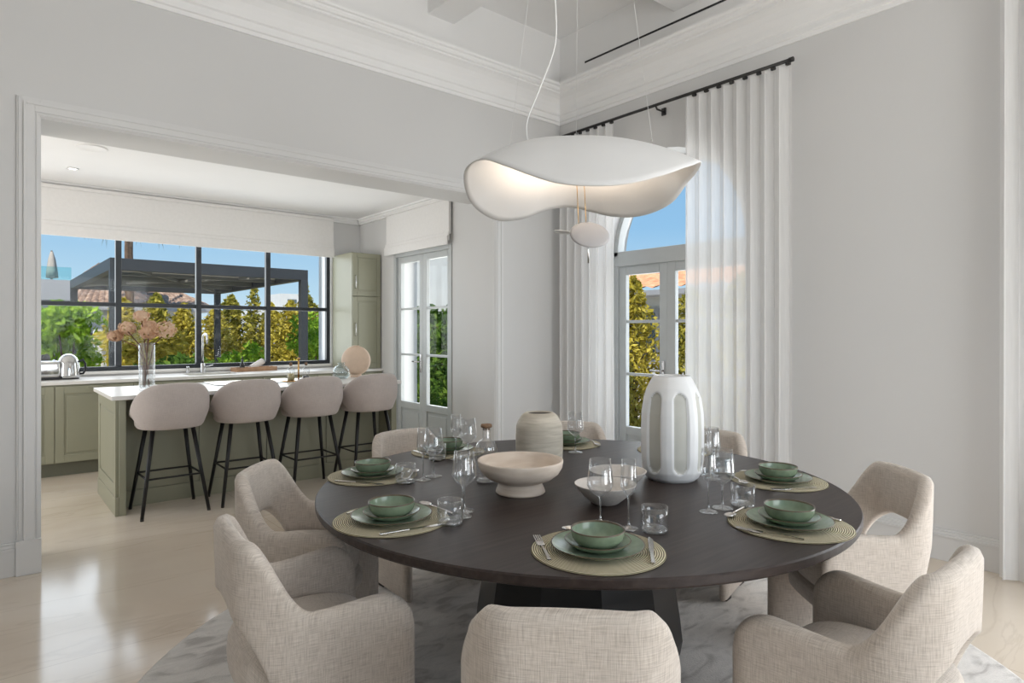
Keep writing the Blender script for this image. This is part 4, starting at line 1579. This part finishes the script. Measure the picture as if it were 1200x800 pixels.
def curtain(ya, yb, waves, lab, seed, amp=.026, flare=.06):
    t = thing('sheer_curtain', lab, 'curtain', (RODX, ya, 0), group='white sheer curtains')
    rn = random.Random(seed)
    ph = [rn.uniform(-.5, .5) for _ in range(waves + 2)]
    am = [rn.uniform(.75, 1.2) for _ in range(waves + 2)]
    W = yb - ya

    def fn(u, v):
        z = .012 + (RODZ - .03 - .012) * v
        k = u * waves
        i = int(k)
        f = k - i
        A = amp * (am[i] * (1 - f) + am[min(i + 1, waves)] * f)
        w = ph[i] * (1 - f) + ph[min(i + 1, waves)] * f
        lo = (1 - v) ** 2
        x = A * sin(2 * PI * k + .5 * w * lo * 2) * (1 + .25 * lo) + .012 * sin(6.1 * u + 3 * v + seed) * lo
        y = W * u + .018 * sin(4 * PI * k) * (1 - .3 * v) + .012 * w * lo
        y = W / 2 + (y - W / 2) * (1 + flare * lo * .15)
        return (x, y, z)
    MB().grid(waves * 14, 14, fn, 0, True).build('cloth', M['sheer'], t)
    for k in range(waves):
        y = W * (k + .25) / waves
        MB().box(-.012, .012, y - .016, y + .016, RODZ - .032, RODZ - .012, bev=.003).build('glider', M['rod'], t)
    return t


curtain(3.715, 4.39, 7, 'white sheer curtain hanging in the corner, left of the arched door', 2)
curtain(2.10, 2.965, 8, 'white sheer curtain drawn over the right half of the arched door', 5)
curtain(0.30, 0.93, 6, 'white sheer curtain cut by the right edge of the photo', 9)
curtain(-1.42, -0.90, 5, 'white sheer curtain right of the second arched door', 12)

# ------------------------------------------------------------------ outdoors
struct(MB().box(-40, 60, -30, 70, -.22, -.12), 'ground', M['paving'], 'pale stone terrace and garden ground')


def leaf_cloud(mb, n, fn, size, rnd, droop=.3):
    for _ in range(n):
        c = Vector(fn(rnd))
        d = Vector((rnd.gauss(0, 1), rnd.gauss(0, 1), rnd.gauss(0, .8) + .4)).normalized()
        u = d.orthogonal().normalized(); u.rotate(Matrix.Rotation(rnd.uniform(0, 6.28), 3, d))
        w = d.cross(u)
        s_ = size * rnd.uniform(.6, 1.3)
        mb.add([c - u * s_, c + w * s_ * .45 + d * s_ * .15, c + u * s_, c - w * s_ * .45 + d * s_ * .15], [(0, 1, 2, 3)])


def column_tree(name, label, cat, h, rad, leaf, n, size, seed, spire=.35, trunk=True, group=None, low=.0):
    rnd = random.Random(seed)
    t = thing(name, label, cat, (0, 0, -.12), group=group)

    def pt(r):
        while True:
            z = r.random()
            prof = (1 - z) ** .55 if z > .35 else .84
            if r.random() < prof + .12: break
        a = r.uniform(0, 2 * PI)
        rr = rad * prof * math.sqrt(r.random()) * (1 + .35 * sin(3 * a + 9 * z + seed))
        return (rr * cos(a), rr * sin(a), low + (h - low) * z)
    mb = MB(); leaf_cloud(mb, n, pt, size, rnd); mb.build('foliage', leaf, t)
    mb = MB()
    mb.tube([(0, 0, 0), (.02, .01, h * .4), (0, 0, h * .85)], [.045, .035, .01], 7)
    for k in range(5):
        a = k * 2.3; z = h * (.2 + .12 * k)
        mb.tube([(0, 0, z), (rad * .5 * cos(a), rad * .5 * sin(a), z + .25)], [.016, .006], 5)
    mb.build('trunk', M['bark'], t)
    return t


def bush(name, label, cat, h, rad, leaf, n, size, seed, group=None):
    rnd = random.Random(seed)
    t = thing(name, label, cat, (0, 0, -.12), group=group)
    cl = [(rnd.uniform(-.6, .6) * rad, rnd.uniform(-.6, .6) * rad, h * rnd.uniform(.2, .85), rad * rnd.uniform(.35, .6)) for _ in range(14)]

    def pt(r):
        x, y, z, q = r.choice(cl)
        d = Vector((r.gauss(0, 1), r.gauss(0, 1), r.gauss(0, 1))).normalized() * q * r.random() ** .4
        return (x + d.x, y + d.y, max(.08, z + d.z * .8))
    mb = MB(); leaf_cloud(mb, n, pt, size, rnd); mb.build('foliage', leaf, t)
    mb = MB()
    for k in range(5):
        x, y, z, q = cl[k]
        mb.tube([(x * .05, y * .05, 0), (x * .5, y * .5, z * .5), (x, y, z)], [.03, .02, .008], 6)
    mb.build('branches', M['bark'], t)
    return t


# hedge behind the pergola: golden columns
gold = column_tree('hedge_tree', 'golden columnar hedge tree', 'tree', 2.45, .70, M['leaf_gold'], 3600, .075, 1)
olive = column_tree('hedge_tree', 'olive columnar hedge tree', 'tree', 2.6, .74, M['leaf_olive'], 3600, .08, 2)
spire = column_tree('hedge_tree', 'thin spire hedge tree', 'tree', 3.35, .40, M['leaf_olive'], 1500, .075, 4)
names = ['first', 'second', 'third', 'fourth', 'fifth', 'sixth', 'seventh', 'eighth', 'ninth', 'tenth', 'eleventh', 'twelfth']
rn = random.Random(11)
seq = [('g', 2.9), ('o', 3.7), ('g', 4.4), ('g', 5.1), ('o', 5.8), ('s', 6.2), ('g', 6.7), ('g', 7.4), ('s', 7.9), ('o', 8.2), ('g', 9.0), ('g', 9.9)]
first = dict(g=True, o=True, s=True)
cnt = 0
for (kd, x) in seq:
    src = dict(g=gold, o=olive, s=spire)[kd]
    o = src if first[kd] else copy_tree(src)
    first[kd] = False
    o.location = (x, 19.6 + rn.uniform(-.5, .5), -.12)
    o.rotation_euler.z = rn.uniform(0, 6)
    o.scale = [rn.uniform(.9, 1.12)] * 2 + [rn.uniform(.88, 1.08)]
    o['label'] = '%s hedge tree behind the pergola, %s from the palm side' % (dict(g='golden', o='olive green', s='thin spiky')[kd], names[cnt])
    o['category'] = 'tree'; o['group'] = 'hedge trees behind the pergola'
    cnt += 1

# near bright shrubs outside the kitchen window
b = bush('maple_shrub', 'bright green maple shrub by the front pergola post', 'shrub', 2.1, .58, M['leaf_green'], 2200, .08, 21); b.location = (1.15, 13.2, -.12)
b = bush('round_shrub', 'dense green bush framed by the last window pane', 'shrub', 2.0, .8, M['leaf_green'], 3200, .07, 22); b.location = (5.75, 13.4, -.12)
b = bush('round_shrub', 'low bright bush behind the faucet', 'shrub', 1.45, .5, M['leaf_green'], 1400, .07, 23); b.location = (4.15, 13.6, -.12)
b = bush('low_shrub', 'dark green low planting beneath the maple shrub', 'shrub', 1.25, .9, M['leaf_deep'], 1800, .08, 24); b.location = (2.5, 11.2, -.12); b.scale = (1.0, .7, .85)
b = bush('gold_shrub', 'golden shrub behind the dried flower vase', 'shrub', 1.8, .9, M['leaf_gold'], 2400, .08, 25); b.location = (3.0, 16.4, -.12); b.scale = (1.4, .8, 1)

# pergola
t = thing('pergola', 'dark grey flat-roofed garden pergola outside the kitchen window', 'pergola', (1.62, 12.2, -.12))
PW, PD, PH = 3.35, 6.1, 2.72
mb = MB()
mb.box(0, PW, 0, .14, PH - .20, PH); mb.box(0, PW, PD - .14, PD, PH - .20, PH)
mb.box(0, .14, .14, PD - .14, PH - .20, PH); mb.box(PW - .14, PW, .14, PD - .14, PH - .20, PH)
mb.build('roof_frame', M['pergola'], t, .004)
mb = MB()
for k in range(22):
    y = .2 + k * (PD - .4) / 22
    mb.box(.14, PW - .14, y, y + .19, PH - .06, PH - .035, xf=None)
mb.build('louvre_roof', M['pergola'], t)
mb = MB()
for y in (1.5, 3.0, 4.5):
    mb.box(.14, PW - .14, y - .04, y + .04, PH - .17, PH - .07)
mb.bar((.2, .2, PH - .12), (PW - .2, PD - .2, PH - .12), .05)
mb.bar((PW - .2, .2, PH - .12), (.2, PD - .2, PH - .12), .05)
mb.build('rafter', M['slat_light'], t)
for (x, y) in ((0, 0), (PW - .14, 0), (0, PD - .14), (PW - .14, PD - .14)):
    MB().box(x, x + .14, y, y + .14, 0, PH - .20).build('post', M['pergola'], t, .004)

# palm
t = thing('palm_tree', 'tall palm trunk with hanging dry fronds behind the pergola', 'palm tree', (3.76, 24.3, -.12))
MB().tube([(0, 0, 0), (.03, 0, 2.0), (.0, 0, 4.2), (.02, 0, 5.7)], [.17, .14, .125, .12], 14).build('trunk', M['palm_bark'], t)
rn = random.Random(5)
for k in range(18):
    a = 2 * PI * k / 18 + rn.uniform(-.2, .2)
    L = rn.uniform(1.0, 1.75)
    dr = rn.uniform(.75, 1.0)
    pts = [Vector((cos(a) * L * s_, sin(a) * L * s_, 5.6 + .35 * sin(PI * s_ * .8) - dr * s_ ** 2.0)) for s_ in [q / 10 for q in range(11)]]
    mb = MB().tube(pts, [.03 - .0025 * q for q in range(11)], 5)
    for q in range(2, 11):
        for sd in (-1, 1):
            for w in range(3):
                p = pts[q - 1].lerp(pts[q], w / 3)
                side = Vector((-sin(a), cos(a), 0)) * sd * .10 + Vector((cos(a), sin(a), 0)) * .08
                tip = p + side + Vector((0, 0, -.42 - .2 * rn.random()))
                wv = Vector((cos(a), sin(a), 0)) * .022
                mb.add([p - wv, p + wv, tip], [(0, 1, 2)])
    mb.build('frond', M['frond'], t)


def tiled_roof(pts_eave, pts_ridge, mat_, parent, rows=14, name='roof', n=44):
    """one roof slope between an eave line and a ridge line with rounded tile columns"""
    ea, eb = [Vector(p) for p in pts_eave]
    ra, rb = [Vector(p) for p in pts_ridge]
    nrm = (eb - ea).cross(ra - ea).normalized()
    if nrm.z < 0: nrm = -nrm

    def fn(u, v):
        p = ea.lerp(eb, u).lerp(ra.lerp(rb, u), v)
        return p + nrm * (.05 * abs(sin(PI * u * n)) + .03 * (1 - (v * rows) % 1.0))
    return MB().grid(n * 4, rows * 2, fn, 0, False).build(name, mat_, parent)


# neighbour house beyond the palm (left)
t = thing('neighbour_house', 'grey neighbour house with a weathered tiled hip roof behind the pergola', 'house', (2.3, 25.8, -.12))
MB().box(.0, 4.1, .3, 5.5, 0, 2.35).build('walls', M['render_wall'], t)
tiled_roof([(-.8, -.2, 2.38), (4.5, -.2, 2.38)], [(1.2, 2.9, 4.1), (1.7, 2.9, 4.1)], M['tile_brown'], t, 10, n=24)
tiled_roof([(4.5, -.2, 2.38), (4.5, 6.0, 2.38)], [(1.7, 2.9, 4.1), (1.7, 2.9, 4.1)], M['tile_brown'], t, 10, n=24)
tiled_roof([(-.8, 6.0, 2.38), (-.8, -.2, 2.38)], [(1.2, 2.9, 4.1), (1.2, 2.9, 4.1)], M['tile_brown'], t, 10, n=24)
MB().box(-.85, 4.55, -.25, 6.05, 2.26, 2.37).build('eaves', M['render_grey'], t)
t = thing('terrace_house', 'grey flat-roofed house with a glass terrace rail at the left', 'house', (-2.8, 22.2, -.12))
MB().box(0, 4.7, 0, 4.2, 0, 2.40).build('walls', M['render_grey'], t)
MB().box(-.1, 4.85, -.1, 4.3, 2.40, 2.98).build('parapet', M['render_grey'], t)
MB().box(0, 4.8, .02, .05, 2.98, 3.36).build('balustrade', M['green_glass'], t)
f = MB().box(3.55, 4.15, -.03, .01, .9, 2.1).build('window', M['render_wall'], t)
MB().box(3.6, 4.1, -.05, -.03, .95, 2.05).build('window_pane', M['dark_window'], f)
t = thing('parasol', 'closed beige parasol on the glass-railed terrace', 'parasol', (1.66, 24.0, 2.86))
MB().tube([(0, 0, 0), (0, 0, 1.02)], .025, 8).build('pole', M['bark'], t)
MB().lathe([(.0, .16), (.15, .18), (.135, .4), (.09, .75), (.035, .98), (0, 1.0)], 12, fn=lambda a, r, z: r * (1 + .15 * cos(5 * a))).build('canopy', M['umbrella'], t)
o = MB().box(-6, 3.0, 20.9, 21.02, -.12, 1.35).build('garden_fence', M['fence'])
tag(o, 'dark boarded garden fence below the terrace house', 'fence')
o = MB().box(-.12, .12, -.12, .12, 0, 1.55).build('garden_post', M['render_wall'], None, .01, loc=(2.05, 16.9, -.12))
tag(o, 'pale rendered garden post among the shrubs', 'post')
t = thing('far_house', 'distant white building seen between the hedge trees', 'building', (11.5, 34, -.12))
MB().box(0, 4.5, 0, 4, 0, 2.7).build('walls', M['render_wall'], t)
MB().box(1.0, 2.4, .5, 3, 2.7, 3.6).build('upper_floor', M['render_wall'], t)
MB().box(1.4, 1.9, .48, .5, 2.9, 3.3).build('window', M['dark_window'], t)

# garden side of the window wall
h1 = column_tree('garden_tree', 'tall golden garden tree outside the left leaf of the arched door', 'tree', 2.25, .55, M['leaf_gold'], 4200, .05, 31, group='trees outside the arched door')
h1.location = (6.85, 5.55, -.12)
o2 = column_tree('garden_tree', 'olive garden tree outside the arched door, behind the meeting stile', 'tree', 2.1, .6, M['leaf_olive'], 4200, .05, 32, group='trees outside the arched door')
o2.location = (7.55, 5.1, -.12)
o3 = copy_tree(h1); o3.location = (7.6, 4.35, -.12); o3['label'] = 'golden garden tree seen beside the white vase through the door'; o3.rotation_euler.z = 2
o4 = copy_tree(o2); o4.location = (7.7, 3.5, -.12); o4['label'] = 'olive garden tree blurred behind the drawn sheer curtain'; o4.rotation_euler.z = 1
o5 = copy_tree(o2); o5.location = (6.7, 6.35, -.12); o5['label'] = 'olive garden tree behind the left sheer curtain'; o5.rotation_euler.z = 4
o6 = copy_tree(o2); o6.location = (7.5, 2.5, -.12); o6['label'] = 'olive garden tree right of the others behind the sheer curtain'; o6.rotation_euler.z = 5
# dark hedge outside the kitchen door
hd = column_tree('hedge_tree', 'dark green hedge tree outside the kitchen door', 'tree', 2.0, .7, M['leaf_deep'], 2600, .07, 41, group='hedge outside the kitchen door')
hd.location = (6.6, 10.2, -.12)
for (x, y, lab) in ((6.35, 9.2, 'dark hedge tree in the right leaf of the kitchen door'), (6.9, 11.3, 'dark hedge tree farthest from the kitchen door'), (6.2, 8.2, 'dark hedge tree nearest the kitchen door')):
    o = copy_tree(hd); o.location = (x, y, -.12); o.rotation_euler.z = x * 3; o['label'] = lab
t = thing('boundary_wall', 'tall white boundary wall above the hedge outside the kitchen door', 'wall', (9.0, 11.2, -.12))
MB().box(0, .2, 0, 6.6, 0, 4.4).build('wall_body', M['render_wall'], t)
# terracotta house
t = thing('villa', 'grey villa with a bright terracotta roof beyond the arched door', 'house', (10.4, 2.0, -.12))
MB().box(.6, 7, -3, 14.5, 0, 2.25).build('walls', M['render_wall'], t)
tiled_roof([(0, 15.2, 2.35), (0, -4, 2.35)], [(4.2, 11.0, 3.55), (4.2, 1, 3.55)], M['tile_terra'], t, 12, n=56)
tiled_roof([(0, 15.2, 2.35), (8.4, 15.2, 2.35)], [(4.2, 11.0, 3.55), (4.2, 11.0, 3.55)], M['tile_terra'], t, 12, n=24)
MB().box(-.05, 8, -3.9, 15.1, 2.24, 2.34).build('eaves', M['render_grey'], t)
f = MB().box(.56, .6, 6.2, 7.6, .8, 2.0).build('window', M['render_grey'], t)
MB().box(.54, .56, 6.3, 7.5, .9, 1.9).build('window_pane', M['dark_window'], f)

# ------------------------------------------------------------------ light
w = bpy.data.worlds.new('sky')
SC.world = w
w.use_nodes = True
nt = w.node_tree
bg = nt.nodes['Background']
tc = nt.nodes.new('ShaderNodeTexCoord')
sp = nt.nodes.new('ShaderNodeSeparateXYZ')
nt.links.new(tc.outputs['Generated'], sp.inputs[0])
sky = ramp(nt, sp.outputs['Z'], [(0.0, (.72, .84, .92)), (.06, (.50, .72, .90)), (.16, (.30, .56, .84)), (.6, (.16, .36, .70))])
nt.links.new(sky, bg.inputs['Color'])
bg.inputs['Strength'].default_value = 1.0


def area(name, loc, rot, sx, sy, power, col=(1, 1, 1)):
    l = bpy.data.lights.new(name, 'AREA')
    l.shape = 'RECTANGLE'; l.size = sx; l.size_y = sy
    l.energy = power; l.color = col
    o = bpy.data.objects.new(name, l); COL.objects.link(o)
    o.location = loc; o.rotation_euler = rot
    return o


s = bpy.data.lights.new('sun', 'SUN'); s.energy = 5.8; s.angle = R(0.6); s.color = (1, .93, .82)
so = bpy.data.objects.new('sun', s); COL.objects.link(so)
so.rotation_euler = Vector((.60, .62, -1.30)).to_track_quat('-Z', 'Y').to_euler()

# added area lamps at the door and window openings, filling both rooms with light
area('fill_rear', (2.1, Y0 - .05, 1.45), (R(-90 - 8), 0, PI), 2.5, 2.6, 111, (.97, .985, 1))
area('fill_side', (CX + .30, -0.185, 1.4), (0, R(90 + 22), 0), 2.4, 1.35, 85, (.97, .985, 1))
area('fill_arch', (CX + .43, (AY0 + AY1) / 2, 1.45), (0, R(90), 0), 2.6, 1.4, 27, (.97, .985, 1))
area('fill_kitchen', (KXL - .1, 6.35, 1.3), (0, R(-90), 0), 2.3, 2.2, 50, (1, .98, .95))
area('fill_kitchen_window', (1.5, KY + .30, 1.75), (R(-90), 0, 0), 4.0, 1.5, 52, (.97, .985, 1))
area('fill_kitchen_door', (KX + .30, ym, 1.3), (0, R(90), 0), 2.2, 1.1, 24, (1, .98, .95))

# pendant LED throwing light up into the shade
l = bpy.data.lights.new('pendant_led', 'SPOT'); l.energy = 11; l.spot_size = R(150); l.spot_blend = .8; l.color = (1, .82, .64); l.shadow_soft_size = .03
lo = bpy.data.objects.new('pendant_led', l); COL.objects.link(lo)
lo.location = (LX, LY + .02, 1.815); lo.rotation_euler = (PI, 0, 0)
# recessed kitchen downlight
l = bpy.data.lights.new('downlight_beam', 'SPOT'); l.energy = 10; l.spot_size = R(90); l.spot_blend = .6; l.color = (1, .93, .82)
lo = bpy.data.objects.new('downlight_beam', l); COL.objects.link(lo); lo.location = (0.653, 7.149, KZ - .02)

# ------------------------------------------------------------------ camera and colour
cam = bpy.data.cameras.new('camera')
cam.sensor_width = 36; cam.lens = 739 / 1200 * 36
cam.shift_y = -11 / 1200
cam.clip_start = .05; cam.clip_end = 200
co = bpy.data.objects.new('camera', cam); COL.objects.link(co)
co.location = (0, 0, 1.37)
co.rotation_euler = (R(90), 0, math.atan2(.7651, .6440) - PI / 2)
SC.camera = co
SC.view_settings.view_transform = 'Standard'
SC.view_settings.look = 'None'
SC.view_settings.gamma = 1
SC.view_settings.use_curve_mapping = False
SC.view_settings.exposure = 0.0
SC.cycles.max_bounces = 10
SC.cycles.diffuse_bounces = 6
SC.cycles.transparent_max_bounces = 24
SC.cycles.caustics_reflective = False
SC.cycles.caustics_refractive = False
SC.cycles.sample_clamp_indirect = 6.0
